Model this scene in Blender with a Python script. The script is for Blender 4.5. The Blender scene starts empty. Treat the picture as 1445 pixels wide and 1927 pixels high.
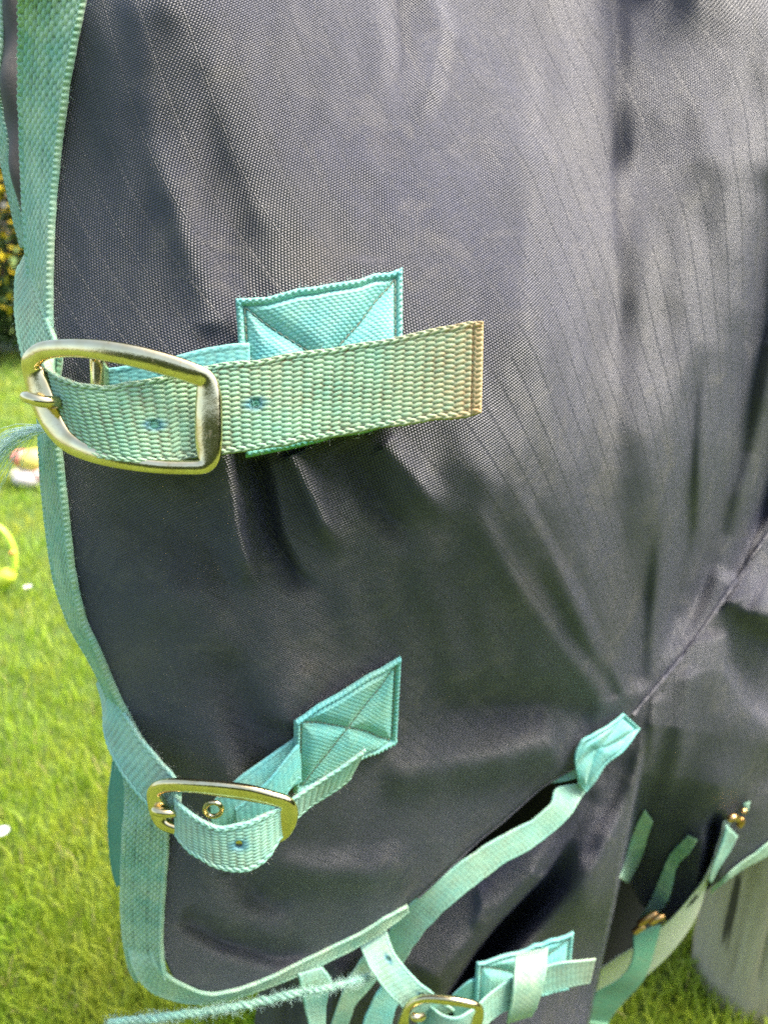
import bpy, math, random
import numpy as np
from mathutils import Vector, Matrix
R = math.radians
SC = bpy.context.scene
COL = SC.collection
rng = np.random.default_rng(7)
random.seed(7)

# ------------------------------------------------------------------ camera, sky, sun, exposure
FPX, CX, CY = 1447.0, 722.5, 963.5          # focal length and centre in photograph pixels
CAM_H, PITCH = 1.25, R(20)
CAM = np.array([0.0, 0.0, CAM_H])
FWD = np.array([0.0, math.cos(PITCH), -math.sin(PITCH)])
RGT = np.array([1.0, 0.0, 0.0])
UPV = np.array([0.0, math.sin(PITCH), math.cos(PITCH)])
cd = bpy.data.cameras.new('camera'); cam = bpy.data.objects.new('camera', cd); COL.objects.link(cam)
cam.location = CAM; cam.rotation_euler = (math.pi/2 - PITCH, 0, 0)
cd.sensor_fit = 'VERTICAL'; cd.sensor_height = 36.0; cd.lens = 36.0*FPX/1927.0
cd.clip_start = 0.01; cd.clip_end = 1000
cd.dof.use_dof = True; cd.dof.focus_distance = 0.385; cd.dof.aperture_fstop = 8.5
SC.camera = cam

SUN_EL, SUN_AZ = R(60), R(84)               # azimuth clockwise from +Y: high on the right, behind the rug
w = bpy.data.worlds.new("World"); SC.world = w; w.use_nodes = True
nt = w.node_tree; nt.nodes.clear()
sky = nt.nodes.new('ShaderNodeTexSky'); sky.sky_type = 'NISHITA'; sky.sun_disc = False
sky.sun_elevation = SUN_EL; sky.sun_rotation = SUN_AZ; sky.dust_density = 4.0; sky.ozone_density = 0.6
bg = nt.nodes.new('ShaderNodeBackground'); bg.inputs[1].default_value = 0.13
out = nt.nodes.new('ShaderNodeOutputWorld')
nt.links.new(sky.outputs[0], bg.inputs[0]); nt.links.new(bg.outputs[0], out.inputs[0])
ld = bpy.data.lights.new('sun', 'SUN'); ld.energy = 2.0; ld.angle = R(28); ld.color = (1.0, 0.95, 0.86)
sun = bpy.data.objects.new('sun', ld); COL.objects.link(sun)
sd = Vector((math.sin(SUN_AZ)*math.cos(SUN_EL), math.cos(SUN_AZ)*math.cos(SUN_EL), math.sin(SUN_EL)))
sun.rotation_euler = sd.to_track_quat('Z', 'Y').to_euler(); sun.location = (0, -3, 6)
SC.cycles.use_denoising = False; SC.cycles.use_adaptive_sampling = False; SC.cycles.sampling_pattern = 'BLUE_NOISE'
SC.cycles.sample_clamp_indirect = 1.5; SC.cycles.blur_glossy = 0.8; SC.cycles.filter_width = 1.7
SC.cycles.caustics_reflective = False; SC.cycles.caustics_refractive = False
SC.cycles.diffuse_bounces = 3; SC.cycles.glossy_bounces = 3; SC.cycles.max_bounces = 6
SC.view_settings.view_transform = 'Standard'; SC.view_settings.look = 'None'
SC.view_settings.gamma = 1.0; SC.view_settings.exposure = 1.98

# ------------------------------------------------------------------ helpers
def at(px, py, z):
    """Point of the place seen at a photograph pixel at a depth z (metres along the optical axis)."""
    px = np.asarray(px, float); py = np.asarray(py, float); z = np.asarray(z, float)
    a = (px-CX)/FPX*z; b = -(py-CY)/FPX*z
    return CAM + z[..., None]*FWD + a[..., None]*RGT + b[..., None]*UPV

def mesh_obj(name, V, F, mat=None, parent=None, attrs=None, uv=None, smooth=True, loc=None):
    me = bpy.data.meshes.new(name)
    V = np.asarray(V, np.float32)
    if isinstance(F, np.ndarray):
        n, k = F.shape
        me.vertices.add(len(V)); me.vertices.foreach_set('co', V.ravel())
        me.loops.add(n*k); me.loops.foreach_set('vertex_index', F.astype(np.int32).ravel())
        me.polygons.add(n); me.polygons.foreach_set('loop_start', np.arange(0, n*k, k, dtype=np.int32))
        me.update(calc_edges=True)
    else:
        me.from_pydata(V.tolist(), [], F)
    if attrs:
        for k_, a in attrs.items():
            at_ = me.attributes.new(k_, 'FLOAT', 'POINT'); at_.data.foreach_set('value', np.asarray(a, np.float32).ravel())
    if uv is not None:
        l = me.uv_layers.new(name='UVMap')
        idx = np.zeros(len(me.loops), np.int32); me.loops.foreach_get('vertex_index', idx)
        l.data.foreach_set('uv', np.asarray(uv, np.float32)[idx].ravel())
    me.polygons.foreach_set('use_smooth', np.full(len(me.polygons), smooth))
    me.update()
    if mat: me.materials.append(mat)
    o = bpy.data.objects.new(name, me); COL.objects.link(o)
    if parent: o.parent = parent
    return o

def empty(name, label, cat, loc=(0, 0, 0), group=None):
    o = bpy.data.objects.new(name, None); COL.objects.link(o); o.location = loc
    o.empty_display_size = 0.1
    o['label'] = label; o['category'] = cat
    if group: o['group'] = group
    return o

def tag(o, label=None, cat=None, kind=None, group=None):
    if label: o['label'] = label
    if cat: o['category'] = cat
    if kind: o['kind'] = kind
    if group: o['group'] = group
    return o

def grid_faces(nu, nv, close_v=False):
    i = np.arange(nu-1)[:, None]; j = np.arange(nv if close_v else nv-1)[None, :]
    j2 = (j+1) % nv
    return np.stack([i*nv+j, (i+1)*nv+j, (i+1)*nv+j2, i*nv+j2], -1).reshape(-1, 4)

def catmull(P, n, closed=False):
    """P (k,d) -> n samples spaced evenly by length (first 3 columns)."""
    P = np.asarray(P, float); k = len(P)
    if closed: Q = np.vstack([P[-1], P, P[0], P[1]]); segs = k
    else: Q = np.vstack([2*P[0]-P[1], P, 2*P[-1]-P[-2]]); segs = k-1
    m = 24; out = []
    for s in range(segs):
        p0, p1, p2, p3 = Q[s], Q[s+1], Q[s+2], Q[s+3]
        t = np.linspace(0, 1, m, endpoint=False)[:, None]
        out.append(0.5*((2*p1)+(-p0+p2)*t+(2*p0-5*p1+4*p2-p3)*t**2+(-p0+3*p1-3*p2+p3)*t**3))
    out = np.vstack(out+[(P[0] if closed else P[-1])[None]])
    return out

def resample(C, key, n):
    d = np.r_[0, np.cumsum(np.linalg.norm(np.diff(key, axis=0), axis=1))]
    s = np.linspace(0, d[-1], n)
    return np.stack([np.interp(s, d, C[:, i]) for i in range(C.shape[1])], -1), s

def norm(v): return v/np.maximum(np.linalg.norm(v, axis=-1, keepdims=True), 1e-9)

def hash2(a, b):
    x = np.sin(a*127.1+b*311.7)*43758.5453
    return x-np.floor(x)

# ---- weave relief: each returns height (0..1) and a per-thread random number
def plain_weave(U, V, W, p=0.0050, q=0.0023, edge=0.0034):
    best = np.zeros_like(U); rid = np.zeros_like(U)
    base = np.round(U/p)
    for k in (-1, 0, 1):
        ic = base+k; dx = U/p-ic; off = 0.5*np.mod(ic, 2)
        y = V/q-off+0.18*dx*np.where(np.mod(ic, 2) > 0, 1, -1); r = np.round(y); dy = y-r
        h = np.sqrt(np.maximum(0, 1-(dx/.64)**2-(dy/.54)**2))
        m = h > best; best = np.where(m, h, best); rid = np.where(m, hash2(ic, r), rid)
    if edge > 0:
        e = np.minimum(V, W-V)
        bh = np.zeros_like(U); br = np.zeros_like(U)
        b2 = np.round(U/p)
        for row, (vc, hw, sl) in enumerate(((0.0007, .0009, .0005), (0.0021, .0010, -.0005))):
            for k in (-1, 0, 1):
                ic = np.round(U/p-0.5*row)+k; dx = U/p-0.5*row-ic
                dy = (e-vc-sl*dx*2)/hw
                h = np.sqrt(np.maximum(0, 1-(dx/.66)**2-dy**2))*1.35
                m = h > bh; bh = np.where(m, h, bh); br = np.where(m, hash2(ic+row*17, row+5.), br)
        m = e < edge
        best = np.where(m, bh, best); rid = np.where(m, br, rid)
    return best, rid

def twill(U, V, W, p=0.0030, q=0.0014, shear=0.5, edge=0.0):
    y = V/q; best = np.zeros_like(U); rid = np.zeros_like(U)
    for k in (-1, 0, 1):
        r = np.round(y)+k; dy = y-r
        x = U/p-r*shear; ic = np.round(x); dx = x-ic
        h = np.sqrt(np.maximum(0, 1-(dx/.62)**2-(dy/.68)**2))
        m = h > best; best = np.where(m, h, best); rid = np.where(m, hash2(ic, r), rid)
    if edge > 0:
        e = np.minimum(V, W-V); x = U/0.0032
        for k in (0, 1):
            ic = np.round(x-0.5*k); dx = x-0.5*k-ic
            dy = (e-edge*(0.3+0.4*k)-(dx*0.3*edge)*(1 if k else -1))/(edge*.38)
            h = 1.5*np.sqrt(np.maximum(0, 1-(dx/.62)**2-dy**2))
            m = (e < edge*1.1) & (h > best); best = np.where(m, h, best); rid = np.where(m, hash2(ic, k+3.), rid)
        m = (e < edge) & (best < 1.0)
    return best, rid

def ribs(U, V, W, p=0.0022, q=0.0009, edge=0.002):
    h, r = plain_weave(U, V, W, p, q, edge=0)
    return h, r

def ribbon(name, stations, mat, parent, thick=0.0018, weave=None, amp=0.0005, du=0.0008, dv=0.0005,
           stain=None, holes=(), extra=None, bulge=None, face=None, wob=.00035):
    """A band of webbing between two edges. stations: (ax,ay,az, bx,by,bz) in pixels and depth."""
    S = np.array(stations, float)
    A = at(S[:, 0], S[:, 1], S[:, 2]); B = at(S[:, 3], S[:, 4], S[:, 5])
    C = catmull(np.hstack([A, B]), 0)
    key = 0.5*(C[:, :3]+C[:, 3:])
    L = np.linalg.norm(np.diff(key, axis=0), axis=1).sum()
    nu = max(8, int(L/du))
    D, s = resample(C, key, nu)
    A, B = D[:, :3], D[:, 3:]
    if wob > 0:
        kx = np.linspace(0, s[-1], max(4, int(s[-1]/.007)))
        wa, wb, wn = (np.interp(s, kx, rng.normal(0, wob, len(kx)))[:, None] for _ in range(3))
        X0 = norm(B-A); A = A+X0*wa; B = B+X0*wb
    W = np.linalg.norm(B-A, axis=1); Wm = W.mean()
    nv = max(6, int(Wm/dv)); nb = 7
    mid = 0.5*(A+B); T = norm(np.gradient(mid, axis=0)); X = norm(B-A)
    N = norm(np.cross(T, X))
    flip = (N*(CAM-mid)).sum()
    if face is not None: flip = face
    if flip < 0: N = -N
    r = 0.0009/max(Wm, 1e-3)
    t = np.linspace(0, 1, nv)
    U = np.repeat(s[:, None], nv, 1); Tt = np.repeat(t[None], nu, 0); V = Tt*Wm
    e = np.clip(np.minimum(V, Wm-V)/0.0011, 0, 1); f = np.sqrt(np.maximum(0, 1-(1-e)**2))
    h = np.zeros_like(U); rid = np.full_like(U, .5)
    if weave: h, rid = weave(U, V, Wm)
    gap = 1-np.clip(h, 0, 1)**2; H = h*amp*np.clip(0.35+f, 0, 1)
    core = np.zeros_like(U)
    for hu, hv, hr in holes:
        d = np.hypot(U-hu, (V-hv))/hr
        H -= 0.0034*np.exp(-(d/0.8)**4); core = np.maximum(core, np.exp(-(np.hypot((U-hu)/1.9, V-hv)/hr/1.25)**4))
    if extra is not None:
        dh, g2 = extra(U, V, s[-1], Wm); H = H+dh; gap = np.clip(gap+g2, 0, 1)
    st = np.zeros_like(U) if stain is None else stain(U, V, s[-1], Wm)
    eu = np.clip(np.minimum(s, s[-1]-s)/.0012, 0, 1); eu = np.sqrt(1-(1-eu)**2)[:, None]     # rounded, closed ends
    off = (f*thick*0.5+H)*eu
    if bulge is not None: off = off+bulge(U/s[-1], Tt)
    front = A[:, None]+(B-A)[:, None]*Tt[..., None]+N[:, None]*off[..., None]
    tb = np.linspace(1, 0, nb+2)[1:-1]
    eb = np.clip(np.minimum(tb, 1-tb)*Wm/0.0011, 0, 1); fb = np.sqrt(np.maximum(0, 1-(1-eb)**2))
    ob = -fb*thick*0.5
    if bulge is not None: ob = ob[None]+bulge(np.repeat(s[:, None]/s[-1], nb, 1), np.repeat(tb[None], nu, 0))
    else: ob = np.repeat(ob[None], nu, 0)
    ob = ob*eu
    back = A[:, None]+(B-A)[:, None]*tb[None, :, None]+N[:, None]*ob[..., None]
    P = np.concatenate([front, back], 1); n = nv+nb
    F = grid_faces(nu, n, True)
    if holes:
        Ua = np.concatenate([U, np.repeat(s[:, None], nb, 1)], 1).ravel(); Va = np.concatenate([V, np.repeat((tb*Wm)[None], nu, 0)], 1).ravel()
        isb = np.repeat((np.arange(n) >= nv)[None], nu, 0).ravel(); keep = np.ones(len(F), bool)
        for hu, hv, hr in holes:
            d = np.hypot(Ua-hu, (Va-hv)*1.15); inn = np.where(isb, d < hr*2.2, d < hr*.85)
            keep &= ~inn[F].all(1)
        F = F[keep]
    z = np.zeros((nu, nb))
    full = lambda a, c=0.0: np.concatenate([a, z+c], 1).ravel()
    o = mesh_obj(name, P.reshape(-1, 3), F, mat, parent,
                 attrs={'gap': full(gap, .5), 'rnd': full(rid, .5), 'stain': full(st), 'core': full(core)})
    uvU = np.concatenate([U, np.repeat(s[:, None], nb, 1)], 1).ravel(); uvV = np.concatenate([V, np.repeat((tb*Wm)[None], nu, 0)], 1).ravel()
    l = o.data.uv_layers.new(name='UVMap'); idx = np.zeros(len(o.data.loops), np.int32); o.data.loops.foreach_get('vertex_index', idx)
    l.data.foreach_set('uv', np.stack([uvU, uvV], -1).astype(np.float32)[idx].ravel())
    frame = dict(A=A, B=B, N=N, s=s, W=Wm, thick=thick, amp=amp)
    return o, frame

def on_ribbon(fr, u, v, lift=0.0):
    """A point on a ribbon's face: u metres along, v metres across."""
    i = np.interp(u, fr['s'], np.arange(len(fr['s'])))
    a = np.stack([np.interp(i, np.arange(len(fr['s'])), fr['A'][:, k]) for k in range(3)], -1)
    b = np.stack([np.interp(i, np.arange(len(fr['s'])), fr['B'][:, k]) for k in range(3)], -1)
    nn = np.stack([np.interp(i, np.arange(len(fr['s'])), fr['N'][:, k]) for k in range(3)], -1)
    return a+(b-a)*(np.asarray(v)/fr['W'])[..., None]+nn*(fr['thick']/2+lift)

def tube_data(P, rad, seg=10, cap=True, a_axis=None, ratio=1.0):
    P = np.asarray(P, float); n = len(P); T = norm(np.gradient(P, axis=0))
    ref = np.array(a_axis if a_axis is not None else (0.3, 0.2, 1.0), float)
    X = norm(np.cross(T, np.broadcast_to(ref, T.shape))); Y = norm(np.cross(T, X))
    rad = np.broadcast_to(np.asarray(rad, float), (n,))
    a = np.linspace(0, 2*np.pi, seg, endpoint=False)
    V = P[:, None]+rad[:, None, None]*(np.cos(a)[None, :, None]*X[:, None]*1.0+ratio*np.sin(a)[None, :, None]*Y[:, None])
    F = [tuple(q) for q in grid_faces(n, seg, True).tolist()]
    if cap: F += [tuple(range(seg))[::-1], tuple(range((n-1)*seg, n*seg))]
    return V.reshape(-1, 3), F

def rod_profile(P, r, n=24, seg=14, ratio=1.0, a_axis=None):
    C = catmull(P, 0); D, s = resample(C, C, n)
    L = s[-1]; e = np.minimum(s, L-s)
    rr = r*np.sqrt(np.clip(1-(1-np.clip(e/r, 0, 1))**2, 0.02, 1))
    return tube_data(D, rr, seg, True, a_axis, ratio)

class Joined:
    """Collects small shapes that stay one part."""
    def __init__(s): s.V = []; s.F = []; s.n = 0
    def add(s, V, F):
        V = np.asarray(V); s.V.append(V); s.F += [tuple(i+s.n for i in f) for f in F]; s.n += len(V)
    def build(s, name, mat, parent=None, smooth=True): return mesh_obj(name, np.vstack(s.V), s.F, mat, parent, smooth=smooth)

def stitches(name, fr, path, mat, parent, pitch=0.0036, r=0.00042, lift=0.0003):
    path = np.array(path, float); d = np.r_[0, np.cumsum(np.linalg.norm(np.diff(path, axis=0), axis=1))]
    J = Joined(); k = 0.0
    while k+pitch < d[-1]:
        ss = np.linspace(k+pitch*.08, k+pitch*.9, 5); k += pitch
        u = np.interp(ss, d, path[:, 0]); v = np.interp(ss, d, path[:, 1])+rng.normal(0, .0001)
        P = on_ribbon(fr, u, v, lift); P = P+0
        J.add(*tube_data(P, r*np.array([.5, 1, 1.1, 1, .5]), 6))
    return J.build(name, mat, parent)

def fibres(name, roots, dirs, lengths, mat, parent, r=0.00006, curl=0.6):
    J = Joined()
    for p, d, l in zip(roots, dirs, lengths):
        n = 7; t = np.linspace(0, 1, n)[:, None]
        side = norm(rng.normal(size=3)); side2 = norm(rng.normal(size=3))
        P = p+d*l*t+side*l*curl*t**2*rng.uniform(.2, 1)+side2*l*curl*.5*np.sin(t*rng.uniform(3, 7))*t
        J.add(*tube_data(P, r*np.linspace(1, .5, n), 3, False))
    o = J.build(name, mat, parent); o['kind'] = 'stuff'
    return o

# ------------------------------------------------------------------ materials
def new_mat(name):
    m = bpy.data.materials.new(name); m.use_nodes = True
    n = m.node_tree; b = n.nodes['Principled BSDF']
    return m, n, b

class NB:
    def __init__(s, nt): s.nt = nt
    def node(s, t, **k):
        n = s.nt.nodes.new(t)
        for a, v in k.items(): setattr(n, a, v)
        return n
    def link(s, a, b): s.nt.links.new(a, b)
    def _set(s, sock, v):
        if hasattr(v, 'is_linked') or hasattr(v, 'links'): s.link(v, sock)
        else: sock.default_value = v
    def math(s, op, a, b=0.0, c=0.0, clamp=False):
        n = s.node('ShaderNodeMath', operation=op, use_clamp=clamp)
        s._set(n.inputs[0], a); s._set(n.inputs[1], b)
        if len(n.inputs) > 2: s._set(n.inputs[2], c)
        return n.outputs[0]
    def mix(s, f, a, b, mode='MIX'):
        n = s.node('ShaderNodeMix', data_type='RGBA', blend_type=mode)
        s._set(n.inputs[0], f)
        for i, v in ((6, a), (7, b)):
            if isinstance(v, tuple): n.inputs[i].default_value = (*v, 1) if len(v) == 3 else v
            else: s.link(v, n.inputs[i])
        return n.outputs[2]
    def ramp(s, f, lo, hi):
        n = s.node('ShaderNodeMapRange', clamp=True); s._set(n.inputs[0], f)
        n.inputs[1].default_value = lo; n.inputs[2].default_value = hi
        return n.outputs[0]
    def noise(s, scale, detail=4, rough=.55, vec=None, dist=0.0):
        n = s.node('ShaderNodeTexNoise'); n.inputs['Scale'].default_value = scale; n.inputs['Detail'].default_value = detail
        n.inputs['Roughness'].default_value = rough; n.inputs['Distortion'].default_value = dist
        if vec is not None: s.link(vec, n.inputs['Vector'])
        return n.outputs[0]
    def attr(s, name): return s.node('ShaderNodeAttribute', attribute_name=name).outputs['Fac']
    def bump(s, h, dist, strength=1.0, normal=None):
        n = s.node('ShaderNodeBump'); n.inputs['Strength'].default_value = strength; n.inputs['Distance'].default_value = dist
        s._set(n.inputs['Height'], h)
        if normal is not None: s.link(normal, n.inputs['Normal'])
        return n.outputs[0]
    def pos(s):
        return s.node('ShaderNodeTexCoord').outputs['Object']

def mat_webbing(name, teal, mint, dirt_shade=(0.30, 0.20, 0.085), dirt_shade_amt=0.55, rough=.55):
    m, n, b = new_mat(name); N = NB(n); P = N.pos()
    f = N.ramp(N.noise(38, 5, .6, P), .36, .66)
    f = N.math('ADD', N.math('MULTIPLY', f, .75), N.math('MULTIPLY', N.attr('rnd'), .35), clamp=True)
    base = N.mix(f, teal, mint)
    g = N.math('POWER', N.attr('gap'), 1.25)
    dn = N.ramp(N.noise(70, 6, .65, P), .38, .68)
    df = N.math('MULTIPLY', N.math('MULTIPLY', g, N.math('ADD', N.math('MULTIPLY', dn, .8), .2)), dirt_shade_amt, clamp=True)  # gap colour mixes grime with painted shade between the threads
    c = N.mix(df, base, dirt_shade)
    sm = N.math('MULTIPLY', N.ramp(N.noise(24, 6, .7, P), .5, .72), .16*dirt_shade_amt/.55)      # smears of mud on top
    c = N.mix(sm, c, (0.40, 0.33, 0.17))
    s2 = N.math('MULTIPLY', N.attr('stain'), N.math('ADD', .55, N.math('MULTIPLY', N.noise(160, 5, .7, P), .8)), clamp=True)
    c = N.mix(s2, c, (0.50, 0.33, 0.14))
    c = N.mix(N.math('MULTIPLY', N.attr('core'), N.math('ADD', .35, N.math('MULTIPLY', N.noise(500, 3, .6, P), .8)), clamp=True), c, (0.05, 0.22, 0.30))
    n.links.new(c, b.inputs['Base Color']); b.inputs['Roughness'].default_value = rough
    b.inputs['Specular IOR Level'].default_value = .35
    b.inputs['Sheen Weight'].default_value = .15
    fn = N.noise(1500, 3, .7, P)
    n.links.new(N.bump(fn, .0003, .35), b.inputs['Normal'])
    return m

def mat_shell(name, base=(0.0135, 0.0140, 0.030), weave=True):
    m, n, b = new_mat(name); N = NB(n); P = N.pos()
    uvn = N.node('ShaderNodeUVMap', uv_map='UVMap'); sep = N.node('ShaderNodeSeparateXYZ'); n.links.new(uvn.outputs[0], sep.inputs[0])
    u, v = sep.outputs[0], sep.outputs[1]
    wob = N.math('MULTIPLY', N.math('SUBTRACT', N.noise(25, 2, .5, P), .5), .0016)
    u = N.math('ADD', u, wob); 
    pu, pv = 0.00190, 0.00155
    bq = N.math('DIVIDE', v, pv); row = N.math('FLOOR', bq)
    a = N.math('ADD', N.math('DIVIDE', u, pu), N.math('MULTIPLY', N.math('MODULO', row, 2.0), .5))
    hu = N.math('ABSOLUTE', N.math('SINE', N.math('MULTIPLY', a, math.pi)))
    hv = N.math('ABSOLUTE', N.math('SINE', N.math('MULTIPLY', bq, math.pi)))
    h = N.math('MULTIPLY', N.math('POWER', hu, .7), N.math('POWER', hv, .8))
    # rip-stop thread every 11 mm
    L = 0.0185
    fr = N.math('ABSOLUTE', N.math('SUBTRACT', N.math('FRACT', N.math('DIVIDE', u, L)), .5))
    line = N.ramp(fr, .031, .011)            # 1 on the thread
    side = N.math('MULTIPLY', N.ramp(fr, .054, .034), N.math('SUBTRACT', 1.0, line))
    dash = N.math('GREATER_THAN', N.math('FRACT', N.math('DIVIDE', v, .0042)), .45)
    h2 = N.math('ADD', h, N.math('SUBTRACT', N.math('MULTIPLY', N.math('MULTIPLY', line, dash), .7), N.math('MULTIPLY', side, .35)))
    th = N.node('ShaderNodeTexWhiteNoise', noise_dimensions='2D')
    cmb = N.node('ShaderNodeCombineXYZ'); n.links.new(N.math('FLOOR', a), cmb.inputs[0]); n.links.new(row, cmb.inputs[1]); n.links.new(cmb.outputs[0], th.inputs[0])
    tone = N.math('ADD', .7, N.math('MULTIPLY', th.outputs[0], .6))
    cmb2 = N.node('ShaderNodeCombineXYZ')
    for i in range(3): n.links.new(tone, cmb2.inputs[i])
    col = N.mix(1.0, base, cmb2.outputs[0], 'MULTIPLY')
    # dried mud: broad brown film, finer light dust and specks
    d1 = N.ramp(N.noise(9, 6, .62, P, .6), .46, .70)
    col = N.mix(N.math('MULTIPLY', d1, .5), col, (0.040, 0.036, 0.027))
    d2 = N.ramp(N.noise(30, 8, .72, P, 1.0), .52, .80)
    col = N.mix(N.math('MULTIPLY', d2, .65), col, (0.125, 0.110, 0.088))
    d3 = N.ramp(N.noise(420, 2, .6, P), .70, .78)
    d3 = N.math('MULTIPLY', d3, N.ramp(N.noise(14, 3, .6, P), .5, .7))
    col = N.mix(N.math('MULTIPLY', d3, .55), col, (0.24, 0.19, 0.11))
    gp_ = N.node('ShaderNodeNewGeometry').outputs['Position']        # dust rubbed in round the patches
    for (px_, py_, pz_, rad_, am_) in ((590, 515, .402, .030, .75), (735, 270, .425, .016, .5), (640, 1280, .47, .034, .65), (230, 1260, .455, .03, .5), (160, 930, .42, .03, .4), (1010, 1120, .52, .05, .4)):
        vd = N.node('ShaderNodeVectorMath', operation='DISTANCE'); n.links.new(gp_, vd.inputs[0]); vd.inputs[1].default_value = tuple(at(px_, py_, pz_))
        k_ = N.ramp(N.math('ADD', vd.outputs['Value'], N.math('MULTIPLY', N.math('SUBTRACT', N.noise(70, 6, .7, P), .5), rad_*1.6)), rad_, rad_*.15)
        col = N.mix(N.math('MULTIPLY', N.math('MULTIPLY', k_, am_), N.noise(300, 4, .7, P)), col, (0.105, 0.082, 0.050))
    col = N.mix(N.math('MULTIPLY', side, .7), col, (0.012, 0.012, 0.016))
    n.links.new(col, b.inputs['Base Color'])
    b.inputs['Roughness'].default_value = .45; b.inputs['Specular IOR Level'].default_value = .86
    b.inputs['Sheen Weight'].default_value = .12; b.inputs['Sheen Roughness'].default_value = .45
    b.inputs['Sheen Tint'].default_value = (.75, .78, 1, 1)
    nb = N.bump(N.noise(60, 5, .6, P), .004, .25)
    n.links.new(N.bump(h2, .0010, .75, nb), b.inputs['Normal'])
    return m

def mat_plain(name, col, rough=.6, metal=0.0, var=None, scale=30, bump=None):
    m, n, b = new_mat(name); N = NB(n); P = N.pos()
    if var: n.links.new(N.mix(N.ramp(N.noise(scale, 5, .6, P), .35, .65), col, var), b.inputs['Base Color'])
    else: b.inputs['Base Color'].default_value = (*col, 1)
    b.inputs['Roughness'].default_value = rough; b.inputs['Metallic'].default_value = metal
    if bump: n.links.new(N.bump(N.noise(bump[0], 5, .6, P), bump[1], .6), b.inputs['Normal'])
    return m

def mat_buckle():
    m, n, b = new_mat('worn_nickel'); N = NB(n); P = N.pos()
    rust = N.ramp(N.noise(120, 8, .75, P, .8), .60, .70)
    c = N.mix(N.ramp(N.noise(90, 5, .6, P), .4, .65), (.82, .68, .38), (.70, .55, .27))
    c = N.mix(N.math('MULTIPLY', rust, .8), c, (.22, .11, .05))
    n.links.new(c, b.inputs['Base Color']); b.inputs['Metallic'].default_value = 1.0
    r = N.math('ADD', .07, N.math('ADD', N.math('MULTIPLY', N.noise(300, 6, .7, P), .16), N.math('MULTIPLY', rust, .4)))
    n.links.new(r, b.inputs['Roughness'])
    n.links.new(N.bump(N.noise(220, 6, .7, P), .0006, .22), b.inputs['Normal'])
    return m

TEAL, MINT = (0.115, 0.43, 0.38), (0.27, 0.56, 0.40)
M_STRAP = mat_webbing('faded_webbing', (0.22, 0.49, 0.33), (0.38, 0.58, 0.34), (0.15, 0.10, 0.035), dirt_shade_amt=1.15)
M_PATCH = mat_webbing('bright_webbing', (0.13, 0.50, 0.49), (0.28, 0.58, 0.45), (0.08, 0.15, 0.10), dirt_shade_amt=.7)
M_STRAP_LOW = mat_webbing('pale_webbing', (0.22, 0.52, 0.42), (0.38, 0.62, 0.44), (0.14, 0.12, 0.05), dirt_shade_amt=.95)
M_BIND = mat_webbing('binding_webbing', (0.20, 0.46, 0.34), (0.48, 0.66, 0.44), (0.04, 0.08, 0.04), dirt_shade_amt=1.0)
M_BIND_SHADE = mat_webbing('shaded_binding_webbing', (0.05, 0.26, 0.20), (0.10, 0.32, 0.22), dirt_shade_amt=.4)  # binding webbing in a darker copy, shade put into the colour
M_GREEN = mat_webbing('dark_green_webbing', (0.07, 0.25, 0.14), (0.10, 0.29, 0.16), dirt_shade_amt=.3)
M_CREAM = mat_webbing('cream_webbing', (0.58, 0.66, 0.50), (0.70, 0.72, 0.56), dirt_shade_amt=.3)
M_SHELL = mat_shell('shell_fabric')
M_LINING = mat_plain('lining_fabric', (0.012, 0.012, 0.016), .8)
M_LINING_BROWN = mat_plain('dusty_lining', (0.055, 0.048, 0.040), .7, var=(0.085, 0.075, 0.060), scale=40, bump=(900, .0006))
M_METAL = mat_buckle()
M_BRASS = mat_plain('brass', (.75, .48, .20), .3, 1.0, var=(.45, .25, .08), scale=60)
M_THREAD = mat_plain('stitch_thread', (0.22, 0.33, 0.25), .7, var=(0.20, 0.19, 0.11), scale=200)
M_THREAD_TEAL = mat_plain('teal_thread', (0.10, 0.30, 0.24), .7, var=(0.16, 0.16, 0.10), scale=200)
M_FIBRE = mat_plain('pale_fibre', (0.68, 0.86, 0.78), .6)
M_FIBRE_DIRTY = mat_plain('dusty_fibre', (0.50, 0.52, 0.42), .7)

# ------------------------------------------------------------------ the rug: cloth panels
rug = empty('horse_rug', 'dark navy turnout rug with mint green webbing, buckled straps and bound edges', 'horse rug', (0.0, 0.62, 0.0))
rug_shift = -Vector((0.0, 0.62, 0.0))

class RBF:
    def __init__(s, pts):
        P = np.array(pts, float); s.X = P[:, :2]/1000; n = len(P)
        K = s.k(np.linalg.norm(s.X[:, None]-s.X[None], axis=-1))+np.eye(n)*2e-4
        A = np.zeros((n+3, n+3)); A[:n, :n] = K; A[:n, n] = 1; A[:n, n+1:] = s.X; A[n:, :n] = A[:n, n:].T
        s.c = np.linalg.solve(A, np.r_[P[:, 2], 0, 0, 0]); s.n = n
    def k(s, r): return np.where(r > 0, r*r*np.log(np.maximum(r, 1e-9)), 0)
    def __call__(s, x, y):
        x = np.asarray(x, float)/1000; y = np.asarray(y, float)/1000
        v = s.c[s.n]+s.c[s.n+1]*x+s.c[s.n+2]*y
        for i in range(s.n): v = v+s.c[i]*s.k(np.hypot(x-s.X[i, 0], y-s.X[i, 1]))
        return v

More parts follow.
